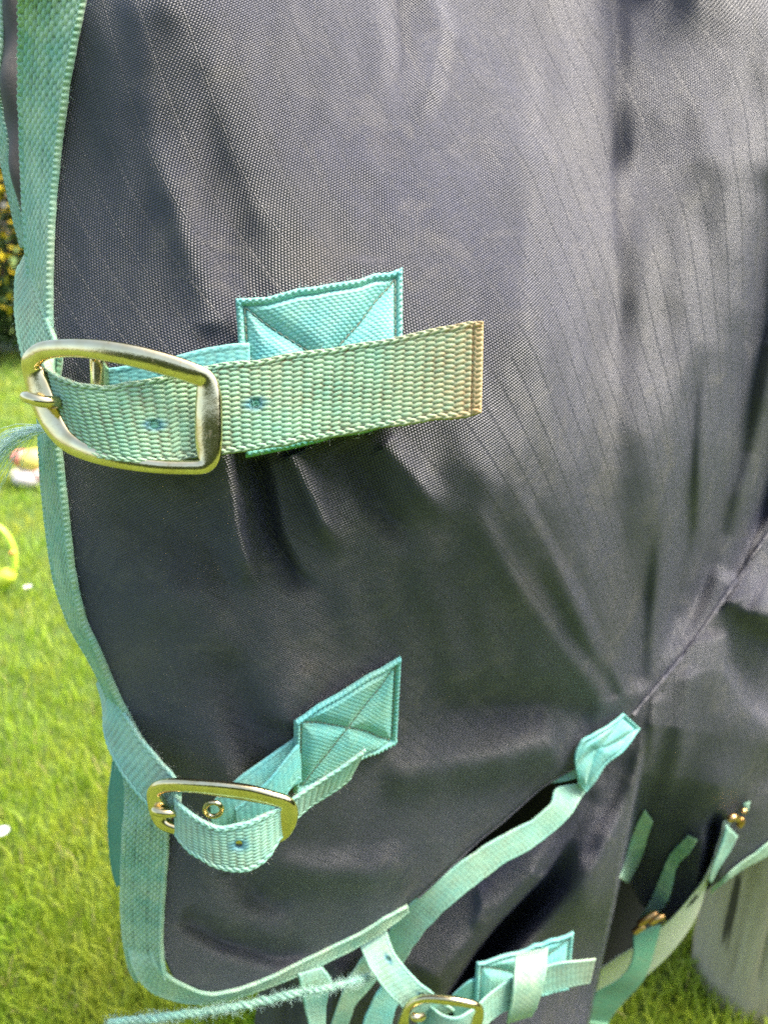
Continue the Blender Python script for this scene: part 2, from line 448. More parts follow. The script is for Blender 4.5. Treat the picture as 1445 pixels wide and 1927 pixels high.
def line_field(x, y, poly):
    """Signed distance (px, + on the right-hand side going down) and position 0..1 along a polyline."""
    P = np.array(poly, float); L = np.r_[0, np.cumsum(np.linalg.norm(np.diff(P, axis=0), axis=1))]
    bd = np.full(np.shape(x), 1e9); bs = np.zeros(np.shape(x)); bt = np.zeros(np.shape(x))
    for i in range(len(P)-1):
        d = P[i+1]-P[i]; l2 = (d**2).sum()
        t = np.clip(((x-P[i, 0])*d[0]+(y-P[i, 1])*d[1])/l2, 0, 1)
        qx, qy = P[i, 0]+t*d[0], P[i, 1]+t*d[1]
        dist = np.hypot(x-qx, y-qy); sg = np.sign(d[1]*(x-P[i, 0])-d[0]*(y-P[i, 1]))
        m = dist < bd
        bd = np.where(m, dist, bd); bs = np.where(m, sg, bs); bt = np.where(m, (L[i]+t*math.sqrt(l2))/L[-1], bt)
    return bd*np.where(bs == 0, 1, bs), bt

def fold(x, y, poly, amp, wl, wr, t0=.15, t1=.15, pw=2.0):
    d, t = line_field(x, y, poly)
    wv = np.where(d > 0, wr, wl)
    a = np.interp(t, np.linspace(0, 1, len(amp)), amp) if isinstance(amp, (list, tuple)) else amp
    tap = np.clip(t/max(t0, 1e-6), 0, 1) if t0 > 0 else 1.0
    tap = tap*(np.clip((1-t)/max(t1, 1e-6), 0, 1) if t1 > 0 else 1.0)
    return a*(tap*tap*(3-2*tap))*np.exp(-np.abs(d/wv)**pw)

BASE1 = RBF([(100, -40, .388), (110, 300, .405), (108, 640, .415), (120, 900, .428), (165, 1180, .455), (205, 1290, .475), (310, 1500, .52), (312, 1830, .575),
             (300, 0, .366), (300, 300, .384), (300, 640, .397), (300, 900, .406), (330, 1180, .440), (420, 1480, .50),
             (600, -40, .418), (600, 300, .410), (600, 640, .402), (600, 900, .416), (600, 1180, .462), (640, 1500, .54), (560, 1800, .61),
             (900, -40, .505), (900, 300, .462), (900, 640, .428), (900, 900, .440), (900, 1180, .53), (900, 1400, .62), (850, 1620, .655),
             (1040, -40, .535), (1040, 300, .492), (1040, 640, .462), (1145, -40, .585), (1145, 300, .545), (1145, 640, .525), (1140, 900, .535), (1140, 1180, .62), (1160, 1340, .70), (1050, 1450, .69),
             (1220, -40, .566), (1220, 300, .554), (1220, 640, .555), (1220, 900, .585), (1230, 1180, .69),
             (1330, -40, .546), (1330, 300, .556), (1330, 640, .60), (1330, 900, .66), (1320, 1150, .76),
             (1480, -40, .562), (1480, 300, .602), (1480, 640, .69), (1480, 960, .83)])
FOLDS1 = [
    ([(1142, -60), (1147, 300), (1150, 600), (1154, 900), (1172, 1100), (1190, 1335)], [-.016, -.016, -.016, -.016, -.014, -.008], 60, 40, 0, .1),
    ([(1236, 250), (1246, 450), (1244, 640), (1225, 800)], [-.002, -.004, -.004, -.002], 46, 34, .4, .4),
    ([(1318, 640), (1302, 760), (1298, 850), (1293, 993), (1266, 1130), (1255, 1255)], [-.004, -.009, -.014, -.015, -.012, -.004], 24, 14, .2, .1),
    ([(1475, 380), (1443, 591), (1425, 645), (1404, 749), (1389, 845), (1365, 928), (1350, 1000), (1262, 1242)], [-.024, -.028, -.030, -.030, -.030, -.028, -.024, -.008], 44, 24, 0, .1),
    ([(1480, 800), (1445, 940), (1376, 1105)], [-.03, -.034, -.012], 34, 14, 0, .1),
    ([(1230, 940), (1212, 1120), (1198, 1310)], [-.004, -.016, -.006], 24, 16, .4, .1),
    ([(1190, 1345), (1240, 1285), (1300, 1212), (1370, 1112), (1445, 1003), (1500, 925)], [.004, .009, .010, .010, .010, .010], 26, 26, .1, 0),
    # fan of pulls gathered at the seam end
    ([(930, 850), (1010, 1000), (1090, 1150), (1180, 1330)], [.001, .002, .0035, .003], 30, 16, .3, .05),
    ([(860, 900), (960, 1080), (1060, 1220), (1165, 1335)], [.001, .002, .003, .002], 26, 18, .3, .05),
    ([(1060, 1000), (1110, 1150), (1160, 1320)], [-.001, -.0025, -.003], 18, 16, .3, .05),
    ([(1000, 1050), (1080, 1200), (1165, 1330)], [-.0015, -.003, -.003], 18, 16, .3, .05),
    # small vertical creases on the brow of the shoulder
    ([(790, -60), (830, 60), (806, 170), (770, 260)], [.005, .005, .005, .002], 30, 20, 0, .3),
    ([(740, -60), (752, 100), (742, 220)], [-.004, -.004, -.003], 24, 22, 0, .3),
    ([(960, -60), (975, 300), (985, 620), (1010, 850)], [.003, .004, .004, .002], 60, 40, 0, .3),
    ([(1050, 250), (1060, 600), (1085, 900)], [-.003, -.003, -.002], 30, 30, .3, .3),
    # hollows above the upper patch
    ([(300, -40), (370, 180), (410, 340), (460, 520), (480, 640)], [-.0005, -.0015, -.0028, -.004, -.003], 60, 50, .2, .1),
    ([(300, 250), (350, 420), (395, 560), (410, 640)], [.002, .003, .0035, .002], 40, 36, .3, .1),
    ([(620, 250), (570, 380), (530, 480)], [.0008, .0014, .001], 60, 56, .3, .3),
    ([(690, 300), (700, 420), (690, 500)], [-.001, -.0018, -.0016], 46, 46, .3, .1),
    # creases below the upper buckle
    ([(420, 830), (436, 920), (446, 1000), (468, 1075), (510, 1130)], [.006, .007, .008, .006, .002], 30, 16, .05, .35),
    ([(484, 850), (500, 930), (516, 1010), (554, 1080), (620, 1130)], [-.009, -.011, -.010, -.006, -.001], 26, 14, .05, .35),
    ([(545, 850), (580, 920), (615, 1000), (640, 1060)], [.005, .007, .006, .002], 18, 26, .05, .4),
    ([(640, 840), (690, 920), (750, 1000), (780, 1060)], [-.004, -.006, -.005, -.001], 26, 30, .05, .4),
    ([(720, 830), (780, 900), (850, 1000)], [.003, .004, .002], 26, 26, .05, .4),
    ([(180, 920), (260, 980), (380, 1010), (440, 980)], [-.001, -.003, -.003, -.002], 50, 50, .3, .3),
    ([(230, 1150), (330, 1120), (430, 1130)], [.002, .003, .002], 50, 40, .3, .3),
    # lower front
    ([(400, 1180), (440, 1300), (500, 1420), (530, 1480)], [-.002, -.005, -.008, -.008], 50, 40, .3, .05),
    ([(600, 1230), (560, 1310), (520, 1380)], [.002, .004, .003], 34, 30, .3, .2),
    ([(700, 1470), (800, 1450), (920, 1430), (1070, 1400)], [.006, .010, .013, .010], 40, 46, .2, .1),
    ([(780, 1330), (900, 1330), (1020, 1320), (1130, 1350)], [-.005, -.010, -.012, -.004], 40, 40, .2, .1),
    ([(330, 1720), (420, 1770), (520, 1800), (620, 1780)], [-.003, -.006, -.005, -.002], 18, 26, .1, .3),
    ([(500, 1610), (580, 1640), (700, 1640), (800, 1610)], [.003, .005, .006, .003], 34, 34, .2, .2),
    ([(440, 1620), (480, 1680), (560, 1720)], [-.004, -.006, -.003], 30, 30, .1, .3),
]
def crumple(x, y, a=1.0, seed=3):
    r = np.random.default_rng(seed); o = 0
    for k in range(14):
        th = r.uniform(0, 2*np.pi); wl = r.uniform(40, 190); ph = r.uniform(0, 7)
        o = o+np.sin((x*math.cos(th)+y*math.sin(th)*.5)/wl*2*np.pi+ph+1.3*np.sin((x*math.sin(th)-y*math.cos(th))/wl/1.7+ph))*wl/190
    return o*a*.00030
def z1(x, y):
    x = np.asarray(x, float); y = np.asarray(y, float)
    z = BASE1(x, y)
    for k_, f in enumerate(FOLDS1): z = z-fold(x, y, *f[:4], *f[4:])*(1.0 if k_ < 7 else 1.6)
    return z+crumple(x, y)*np.clip((x+400)/700, .3, 2)

SEAM = [(1190, 1345), (1240, 1285), (1300, 1212), (1370, 1112), (1445, 1003), (1500, 925)]
BASE2 = RBF([(x_, y_, float(z1(np.array([x_]), np.array([y_]))[0])+.003) for x_, y_ in SEAM]+[(480, 1780, .70), (480, 1960, .73), (600, 1860, .70), (700, 1800, .71), (760, 1960, .75), (850, 1700, .73), (950, 1600, .735), (950, 1960, .79),
             (1080, 1500, .735), (1100, 1700, .78), (1090, 1960, .86), (1000, 1400, .76),
             (1250, 1500, .80), (1250, 1700, .87), (1400, 1300, .84), (1400, 1500, .845), (1340, 1650, .885), (1480, 1200, .85), (1480, 1560, .925), (1160, 1800, .93)])
EDGE_A = [(1210, 1360), (1196, 1450), (1180, 1550), (1167, 1614), (1156, 1683), (1139, 1760), (1120, 1850), (1096, 1970)]
GAP_A = [(1085, 1560), (1030, 1650), (992, 1690), (940, 1745), (900, 1795), (850, 1870), (790, 1960)]
FOLDS2 = [
    ([(1212, 1350), (1180, 1480), (1130, 1600), (1085, 1720), (1070, 1800)], [.004, .014, .020, .014, .004], 26, 30, .3, .3),
    ([(1232, 1330), (1205, 1440), (1185, 1540)], [.003, .010, .004], 16, 16, .35, .3),
    ([(1195, 1400), (1150, 1520), (1090, 1640)], [-.004, -.010, -.008], 20, 16, .2, .2),
    ([(1120, 1470), (1080, 1560), (1030, 1660)], [-.004, -.014, -.014], 26, 26, .2, .1),
    (GAP_A, [-.01, -.05, -.16, -.22, -.22, -.22, -.22], 6, 36, .25, 0, 3.0),
    ([(1060, 1560), (1000, 1640), (930, 1710), (860, 1790), (800, 1870)], [.01, .014, .018, .018, .012], 60, 18, .2, .1),
    ([(900, 1650), (910, 1700), (890, 1760)], [.006, .008, .004], 12, 18, .3, .3),
    ([(640, 1800), (630, 1860), (620, 1930)], [.006, .008, .008], 14, 20, .2, 0),
    ([(560, 1830), (548, 1900), (540, 1960)], [-.01, -.014, -.014], 20, 22, .2, 0),
    ([(1235, 1300), (1225, 1400), (1215, 1500)], [.006, .010, .004], 14, 16, .1, .3),
    ([(1300, 1250), (1280, 1400), (1230, 1560)], [.006, .012, .008], 24, 18, .1, .3),
    ([(1340, 1180), (1352, 1260), (1400, 1340), (1460, 1390)], [.010, .026, .028, .020], 70, 24, .1, 0),
    ([(1385, 1130), (1420, 1190), (1480, 1210)], [-.004, -.010, -.010], 26, 34, .1, 0),
    ([(1368, 1120), (1410, 1150), (1490, 1172)], [.012, .042, .048], 26, 60, .05, 0),
    ([(1250, 1560), (1280, 1630), (1290, 1700)], [-.006, -.010, -.006], 22, 22, .3, .2),
    ([(1350, 1520), (1338, 1600), (1322, 1700)], [-.06, -.14, -.14], 10, 9, .2, 0),
    ([(1450, 1440), (1380, 1520), (1300, 1570)], [-.014, -.020, -.010], 30, 40, 0, .2),
]
def z2(x, y):
    x = np.asarray(x, float); y = np.asarray(y, float)
    z = BASE2(x, y)
    for f in FOLDS2: z = z-fold(x, y, *f[:4], *f[4:])
    d, t = line_field(x, y, EDGE_A)
    s = np.interp(t, [0, .15, .4, 1], [0, .03, .20, .32])
    k = np.clip((d+2)/16, 0, 1); k = k*k*(3-2*k)
    rollo = np.exp(-(np.minimum(d, 0)/26)**2)*np.interp(t, [0, .3, 1], [0, .006, .012])*(d < 8)
    return z+s*k*np.clip(1.2-np.clip(d, 0, 600)/150, .12, 1)+crumple(x, y, 1.6, 9)

def sheet(name, zf, poly, step, mat, u0=(700, 600), ang=27.0, lift=0.0, base=None, bend=0.0):
    P = np.array(poly, float); x0, y0 = P.min(0); x1, y1 = P.max(0)
    xs = np.arange(x0, x1+step, step); ys = np.arange(y0, y1+step, step)
    X, Y = np.meshgrid(xs, ys, indexing='ij')
    # inside test and distance to the outline
    ins = np.zeros(X.shape, bool); bd = np.full(X.shape, 1e9); bx = X.copy(); by = Y.copy()
    for i in range(len(P)):
        a, b = P[i], P[(i+1) % len(P)]
        if a[1] != b[1]:
            c = ((a[1] > Y) != (b[1] > Y)) & (X < (b[0]-a[0])*(Y-a[1])/(b[1]-a[1])+a[0]); ins ^= c
        d = b-a; t = np.clip(((X-a[0])*d[0]+(Y-a[1])*d[1])/max((d**2).sum(), 1e-9), 0, 1)
        qx, qy = a[0]+t*d[0], a[1]+t*d[1]; dd = np.hypot(X-qx, Y-qy)
        m = dd < bd; bd = np.where(m, dd, bd); bx = np.where(m, qx, bx); by = np.where(m, qy, by)
    sn = bd < .62*step
    GX, GY = np.where(sn, bx, X), np.where(sn, by, Y); ok = ins | sn
    W = at(GX, GY, zf(GX, GY)-lift)
    # cloth coordinates: true length along the rows and along one column
    W0 = at(X, Y, (base or zf)(X, Y))
    iu = int(np.clip((u0[0]-x0)/step, 0, len(xs)-1)); 
    du = np.linalg.norm(np.diff(W0, axis=0), axis=-1); S = np.concatenate([np.zeros((1, X.shape[1])), np.cumsum(du, 0)], 0); S = S-S[iu:iu+1]
    dv = np.linalg.norm(np.diff(W0[iu], axis=0), axis=-1); T = np.r_[0, np.cumsum(dv)][None]+0*S
    c, s_ = math.cos(R(ang)), math.sin(R(ang))
    UV = np.stack([c*S-s_*T-bend*c*np.maximum(T-.10, 0)**2, s_*S+c*T], -1)+3.0
    F = grid_faces(len(xs), len(ys)); okf = ok.ravel()[F].all(1); F = F[okf]
    used = np.unique(F); mp = np.full(X.size, -1); mp[used] = np.arange(len(used))
    o = mesh_obj(name, W.reshape(-1, 3)[used], mp[F], mat, rug, uv=UV.reshape(-1, 2)[used])
    md = o.modifiers.new('cloth_thickness', 'SOLIDIFY'); md.thickness = .0014; md.offset = 0
    return o

SLIT = [(785, 1688), (820, 1655), (865, 1612), (905, 1575), (940, 1548), (985, 1508), (1020, 1478), (1050, 1460), (1085, 1440)]
out1 = [(166, -40), (1500, -40)]+SEAM[::-1]+[(1180, 1375), (1120, 1430)]+SLIT[::-1]+[(680, 1757), (600, 1800), (480, 1858), (390, 1868), (330, 1845), (304, 1790), (308, 1650), (312, 1540), (296, 1442), (256, 1374), (215, 1296), (188, 1232), (160, 1168), (142, 1080), (127, 960), (115, 860), (106, 760), (98, 620), (98, 480), (110, 310), (134, 130), (158, 0)]
body = sheet('front_panel', z1, out1, 4.0, M_SHELL, base=BASE1, bend=1.3)
out2 = SEAM+[(1500, 1540), (1445, 1583), (1390, 1632), (1338, 1668), (1300, 1702), (1262, 1735), (1228, 1724), (1204, 1700), (1190, 1668), (1174, 1640), (1167, 1660), (1159, 1690), (1143, 1765), (1123, 1855), (1097, 1975), (474, 1975), (480, 1915), (497, 1800), (640, 1740), (760, 1690), (860, 1640), (960, 1560), (1030, 1545), (1085, 1500), (1120, 1430)]
low = sheet('lower_panel', z2, out2, 4.0, M_SHELL, u0=(1000, 1500), ang=10, base=BASE2)
# the rug goes on over the back and along the flank, out of the picture
tx = np.linspace(166, 1500, 60); T0 = at(tx, np.full(60, -38.0), z1(tx, np.full(60, -38.0)))
T1 = at(tx, np.full(60, 10.0), z1(tx, np.full(60, 10.0))); lean0 = np.arctan2(np.linalg.norm((T0-T1)[:, :2], axis=1), (T0-T1)[:, 2])
rows = [T0]; hd = norm(np.stack([np.full(60, .25), np.ones(60), np.zeros(60)], -1))
for k in range(14):
    a_ = np.minimum(lean0+(np.pi-lean0)*np.clip((k+.5)/11, 0, 1)**1.1, np.pi)
    st_l = .06 if k < 10 else .25
    rows.append(rows[-1]+st_l*(hd*np.sin(a_)[:, None]+np.array([0, 0, 1.0])*np.cos(a_)[:, None]))
Vb = np.stack(rows, 0).reshape(-1, 3)
mesh_obj('back_panel', Vb, grid_faces(15, 60), M_SHELL, rug, uv=np.c_[np.repeat(np.arange(15)*.06, 60), np.tile(np.arange(60)*.01, 15)]+2)
fy = np.linspace(-38, 925, 50); E0 = at(np.full(50, 1499.), fy, z1(np.full(50, 1499.), fy)); fy2 = np.linspace(925, 1540, 30); E1 = at(np.full(30, 1499.), fy2, z2(np.full(30, 1499.), fy2))
E = np.vstack([E0, E1[1:]]); rows = [E+np.array([.62, .78, 0])*d_ for d_ in np.linspace(0, 1.2, 12)]
rows[0] = E
mesh_obj('flank_panel', np.stack(rows, 0).reshape(-1, 3), grid_faces(12, len(E)), M_SHELL, rug, uv=np.c_[np.repeat(np.arange(12)*.1, len(E)), np.tile(np.arange(len(E))*.012, 12)]+2)

# dark inside of the rug behind the gusset slit and under the belly edge
BASEL = RBF([(400, 1400, .80), (400, 1960, .90), (1000, 1400, .92), (1000, 1960, 1.02), (1150, 1700, 1.10), (1340, 1500, 1.20), (1340, 1640, 1.2), (1150, 1800, 1.12)])
lin = sheet('lining', BASEL, [(520, 1500), (900, 1350), (1360, 1400), (1362, 1560), (1340, 1655), (1290, 1700), (1240, 1745), (1195, 1790), (1150, 1830), (1090, 1975), (510, 1975)], 12.0, M_LINING)
lin['label'] = 'black inside of the rug showing through the gusset opening'

# piped seam that joins the front panel to the lower panel
xs_ = np.array(SEAM[:-1], float); C_ = catmull(np.c_[xs_, xs_[:, :1]*0], 0)[:, :2]
pz = z1(C_[:, 0], C_[:, 1]); PP = at(C_[:, 0], C_[:, 1], pz-.002)
DD, _ = resample(PP, PP, 70)
V_, F_ = tube_data(DD, .0030+.0006*np.sin(np.arange(70)*1.7), 8, True, None, .6)
sm = mesh_obj('seam', V_, F_, M_SHELL, rug, uv=np.c_[np.repeat(np.arange(70)*.004, 8), np.tile(np.arange(8)*.001, 70)])

# folded edge of the gusset slit
SL = np.array(SLIT, float); C_ = catmull(np.c_[SL, SL[:, :1]*0], 0)[:, :2]
PP = at(C_[:, 0], C_[:, 1], z1(C_[:, 0], C_[:, 1])+.0015); DD, _ = resample(PP, PP, 60)
V_, F_ = tube_data(DD, .0022, 8)
mesh_obj('slit_edge', V_, F_, M_SHELL, rug, uv=np.c_[np.repeat(np.arange(60)*.004, 8), np.tile(np.arange(8)*.001, 60)])

# ------------------------------------------------------------------ edge bindings
TW = lambda U, V, W: twill(U, V, W, p=.0050, q=.0026, shear=.5, edge=.0028)
TWB = lambda U, V, W: twill(U, V, W, p=.0054, q=.0029, shear=.5, edge=.0030)
def zr(x, y, lift=.002): return float(z1(np.array([x]), np.array([y]))[0])-lift
def bind_station(lx, ly, rx, ry, wid=.034, lift=.0025, zadd=None):
    zR = zr(rx, ry, lift)
    wpx = math.hypot(rx-lx, ry-ly)*zR/FPX
    d = math.sqrt(max(0, wid**2-wpx**2))
    return (rx, ry, zR, lx, ly, zR+(d if zadd is None else zadd))
bl = [(38, -40, 174, -40), (41, 0, 166, 0), (44, 130, 141, 130), (50, 310, 117, 310), (60, 480, 105, 470), (74, 620, 104, 620), (82, 760, 111, 760), (86, 870, 122, 860),
      (94, 960, 133, 960), (110, 1080, 147, 1080), (139, 1170, 167, 1165), (178, 1240, 194, 1225), (206, 1298, 221, 1290), (226, 1370, 262, 1370), (238, 1440, 302, 1435),
      (240, 1500, 322, 1500), (233, 1570, 322, 1560), (230, 1650, 316, 1650), (233, 1740, 310, 1740), (246, 1812, 312, 1806), (262, 1842, 318, 1838)]
def groove(lines, w_=.0006, dep=.0007):
    def f(U, V, L, W):
        d = np.minimum.reduce([np.abs(V-a*W) for a in lines]); g_ = np.exp(-(d/w_)**2)
        return -dep*g_+.0008*np.sin(np.pi*V/W), .6*g_
    return f
fb, FR = ribbon('edge_binding', [bind_station(*b) for b in bl], M_BIND, rug, .0022, TWB, .0022, .0006, .0006, extra=groove((.36, .7)))
stitches('stitching', FR, [(0.02, .36*FR['W'].mean()), (FR['s'][-1]-.004, .36*FR['W'].mean())], M_THREAD, fb, .0045, .00035, .0001)
hm_o = [(238, 1748), (249, 1812), (276, 1856), (325, 1879), (385, 1886), (430, 1879), (480, 1863), (540, 1841), (600, 1816), (690, 1769), (735, 1739), (768, 1711)]
hm_i = [(292, 1790), (301, 1815), (321, 1834), (350, 1851), (392, 1866), (430, 1862), (462, 1853), (515, 1832), (572, 1803), (676, 1753), (722, 1725), (766, 1702)]
st_ = []
for (ox, oy), (ix, iy) in zip(hm_o, hm_i):
    z_ = zr(ix, iy, .002); st_.append((ix, iy, z_, ox, oy, z_+.010))
st_[0] = (*st_[0][:2], st_[0][2]+.004, *st_[0][3:5], st_[0][5]+.006)
hem, FH = ribbon('hem_binding', st_, M_BIND, rug, .0024, TW, .0011, .0006, .0006)
# the other front's lining and binding, seen past the near edge
sb = [(-70, -40, .47, 17, -40, .462), (-66, 60, .47, 14, 60, .462), (-60, 150, .472, 6, 165, .466), (-14, 215, .474, 13, 205, .47), (0, 260, .476, 22, 250, .47), (16, 330, .478, 34, 320, .472), (32, 400, .48, 48, 390, .474), (48, 470, .482, 62, 460, .478)]
b2, F2 = ribbon('edge_binding', sb, M_BIND, rug, .0022, TWB, .0022, .0006, .0006)
b2['label'] = 'binding of the far front edge, seen behind the near one'
lb = [(8, -40, .463, 64, -40, .455), (8, 60, .463, 62, 60, .455), (4, 160, .464, 62, 160, .455), (12, 230, .466, 62, 240, .456), (26, 300, .468, 64, 310, .458), (40, 380, .470, 68, 380, .46), (58, 450, .472, 74, 450, .462)]
ln2, _ = ribbon('lining_strip', lb, M_LINING_BROWN, rug, .0015, None, 0, .002, .002, bulge=lambda u, t: .006*np.sin(t*np.pi)*(1+.4*np.sin(u*19)))
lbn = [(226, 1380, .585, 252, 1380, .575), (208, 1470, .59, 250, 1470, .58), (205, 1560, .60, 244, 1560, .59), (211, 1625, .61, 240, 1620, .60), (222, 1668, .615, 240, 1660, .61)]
b3, _ = ribbon('edge_binding', lbn, M_BIND_SHADE, rug, .0022, TW, .0007, .0008, .0008)
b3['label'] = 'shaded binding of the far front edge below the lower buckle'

# ------------------------------------------------------------------ sewn patches
def quilt(cross, rim=.0035):
    def f(U, V, L, W):
        def dl(a, b):
            (u0, v0), (u1, v1) = a, b; dx, dy = u1-u0, v1-v0
            t = np.clip(((U-u0)*dx+(V-v0)*dy)/(dx*dx+dy*dy), 0, 1); return np.hypot(U-u0-t*dx, V-v0-t*dy)
        d = np.minimum.reduce([dl(a, b) for a, b in cross(L, W)])
        e = np.minimum(np.minimum(U, L-U), np.minimum(V, W-V))
        g_ = np.exp(-(d/.0008)**2)
        puff = .0026*(1-np.exp(-(d/.005)**2))*np.clip((e-rim)/.003, 0, 1)
        rm = .0019*np.clip(1-((e-rim*.5)/(rim*.62))**2, 0, 1)*(.75+.25*np.sin((U+V)*1900+e*900))
        gr_ = np.exp(-((e-rim*1.25)/.0007)**2)
        return puff+rm-.0009*g_-.0007*gr_, .35*g_+.3*gr_
    return f
def xcross(L, W, m=.0045): return [((m, m), (L-m, W-m)), ((L-m, m), (m, W-m)), ((m, m), (m, W-m)), ((L-m, m), (L-m, W-m))]
def patch(name, tl, tr, br, bl_, lift, mat, wv, parent, sag=0.0, zf=zr, du=.0005, dv=.00042, arc=0):
    sts = []
    for k in np.linspace(0, 1, 7):
        tx, ty = tl[0]+(tr[0]-tl[0])*k, tl[1]+(tr[1]-tl[1])*k+arc*math.sin(math.pi*k); bx, by = bl_[0]+(br[0]-bl_[0])*k, bl_[1]+(br[1]-bl_[1])*k+arc*math.sin(math.pi*k)
        zt, zb = zf(tx, ty, lift), zf(bx, by, lift)
        sts.append((tx, ty, zt, bx, by, zb))
    z0 = np.array(sts)[:, [2, 5]]
    for c in (0, 1):                                  # a stiff patch bridges the creases below it
        s_ = z0[:, c]; fit = np.polyval(np.polyfit(np.arange(7), s_, 2), np.arange(7)); fit -= max(0, (fit-s_).max())
        for i in range(7):
            q = list(sts[i]); q[2 if c == 0 else 5] = fit[i]; sts[i] = tuple(q)
    o, fr = ribbon(name, sts, mat, parent, .0022, wv, .0010, du, dv, extra=quilt(xcross), wob=.0006)
    for seg in xcross(fr['s'][-1], fr['W'].mean()): stitches('stitching', fr, seg, M_THREAD, o, .0042, .00034, .0006)
    return o, fr
TWP = lambda U, V, W: twill(U, V, W, p=.0032, q=.0017, shear=.5, edge=.0036)
p1, FP1 = patch('sewn_patch', (443, 562), (757, 508), (757, 790), (462, 862), .0045, M_PATCH, TWP, rug, arc=6)
p1['label'] = 'square turquoise patch behind the upper strap'
p2, FP2 = patch('sewn_patch', (553, 1354), (752, 1234), (744, 1395), (552, 1492), .005, M_PATCH, TWP, rug, arc=-4)
p2['label'] = 'tilted turquoise patch behind the lower strap'

# ------------------------------------------------------------------ buckled straps
PW = lambda U, V, W: plain_weave(U, V, W)
PW2 = lambda U, V, W: plain_weave(U, V, W, .0046, .0017, .0032)
def stain1(U, V, L, W):
    a = np.clip((U-(L-.062))/.055, 0, 1)**1.3*.75
    e = np.clip((U-(L-.0055))/.0012, 0, 1)
    t = np.exp(-(np.minimum(V, W-V)/.003)**2)*.25
    return np.clip(np.maximum(a*(.55+.45*np.sin(V*700+U*300)**2), e*.85)+t, 0, 1)
def end1(U, V, L, W):
    d = U-(L-.0050); g_ = np.exp(-(d/.0006)**2)
    return -.0010*g_+.0006*(d > 0), .8*g_
# short strap from the patch to the buckle's bar
def shorts(n, sts, mat, wv): return ribbon(n, sts, mat, rug, .0020, wv, .0005, .0007, .0006)
sh1, _ = shorts('buckle_keeper', [(196, 694, .3865, 200, 850, .392), (250, 686, .3860, 252, 850, .392), (330, 669, .3850, 335, 838, .390), (390, 653, .386, 395, 830, .391), (442, 645, .3875, 450, 822, .392), (470, 642, .389, 475, 818, .394)], M_PATCH, PW)

s1 = [(84, 452, .462, 74, 500, .476), (62, 464, .448, 40, 506, .462), (66, 510, .436, 33, 560, .450), (80, 560, .422, 37, 625, .436), (96, 602, .410, 50, 690, .424), (110, 640, .398, 74, 765, .408), (119, 668, .388, 98, 812, .398)]
lead1, FL1 = ribbon('chest_strap', s1, M_STRAP, rug, .0022, PW, .0009, .0006, .0005)
lead1['label'] = 'far end of the upper strap coming round the front edge'
s1b = [(104, 660, .3900, 100, 790, .396), (92, 680, .3845, 112, 806, .390), (100, 696, .3770, 132, 830, .380), (126, 711, .3700, 166, 852, .3725), (170, 722, .3655, 212, 867, .368), (230, 722, .3640, 262, 873, .3665), (300, 708, .3665, 322, 873, .3690), (370, 692, .3700, 378, 863, .3725),
       (445, 680, .3720, 450, 852, .3745), (530, 668, .3735, 530, 840, .3755), (620, 655, .3745, 612, 827, .3765), (700, 642, .3740, 690, 812, .3760), (780, 627, .3730, 772, 799, .3745), (850, 613, .3715, 845, 788, .3730), (910, 604, .3705, 906, 780, .3720)]
def hole_u(fr, px, py):
    M = .5*(fr['A']+fr['B']); rel = M-CAM
    zz_ = rel@FWD; sx = CX+(rel@RGT)/zz_*FPX
    i = int(np.argmin(np.abs(sx-px)+1e3*(fr['s'] < .02))); k = i
    a, b = fr['A'][k], fr['B'][k]
    pa = CY-((a-CAM)@UPV)/((a-CAM)@FWD)*FPX; pb = CY-((b-CAM)@UPV)/((b-CAM)@FWD)*FPX
    return fr['s'][k], (py-pa)/(pb-pa)*fr['W'].mean()
# first pass (coarse, thrown away) only to learn lengths along the strap
def probe(sts):
    S = np.array(sts, float); A = at(S[:, 0], S[:, 1], S[:, 2]); B = at(S[:, 3], S[:, 4], S[:, 5])
    C = catmull(np.hstack([A, B]), 0); key = .5*(C[:, :3]+C[:, 3:]); D, s = resample(C, key, 600)
    return dict(A=D[:, :3], B=D[:, 3:], s=s, W=np.linalg.norm(D[:, 3:]-D[:, :3], axis=1))
pr = probe(s1b); h1 = hole_u(pr, 291, 800); h2 = hole_u(pr, 481, 759)
strap1, FS1 = ribbon('chest_strap', s1b, M_STRAP, rug, .0024, PW, .00105, .00042, .00034, stain=stain1, holes=[(*h1, .0026), (*h2, .0027)], extra=end1)
strap1['label'] = 'free end of the upper strap with two punched holes and a tan stained tip'
for hu, hv in (h1, h2):
    n = 24; ang = rng.uniform(0, 2*np.pi, n); rr_ = rng.uniform(.0012, .0030, n)
    roots = on_ribbon(FS1, hu+1.6*rr_*np.cos(ang), hv+rr_*np.sin(ang), -.0004)
    nn = np.array([FS1['N'][np.argmin(np.abs(FS1['s']-hu))]]*n)
    tgt = on_ribbon(FS1, np.full(n, hu), np.full(n, hv), .0008)
    o = fibres('hole_fray', roots, norm(norm(tgt-roots)+.5*nn+rng.normal(0, .35, (n, 3))), rng.uniform(.0012, .003, n), M_FIBRE if False else M_PATCH, strap1, .00009)
st_path = [(FS1['s'][-1]-.0050, .0015), (FS1['s'][-1]-.0050, FS1['W'].mean()-.0015)]
stitches('stitching', FS1, st_path, mat_plain('tan_thread', (.40, .24, .10), .7), strap1, .0042, .0004, .0003)

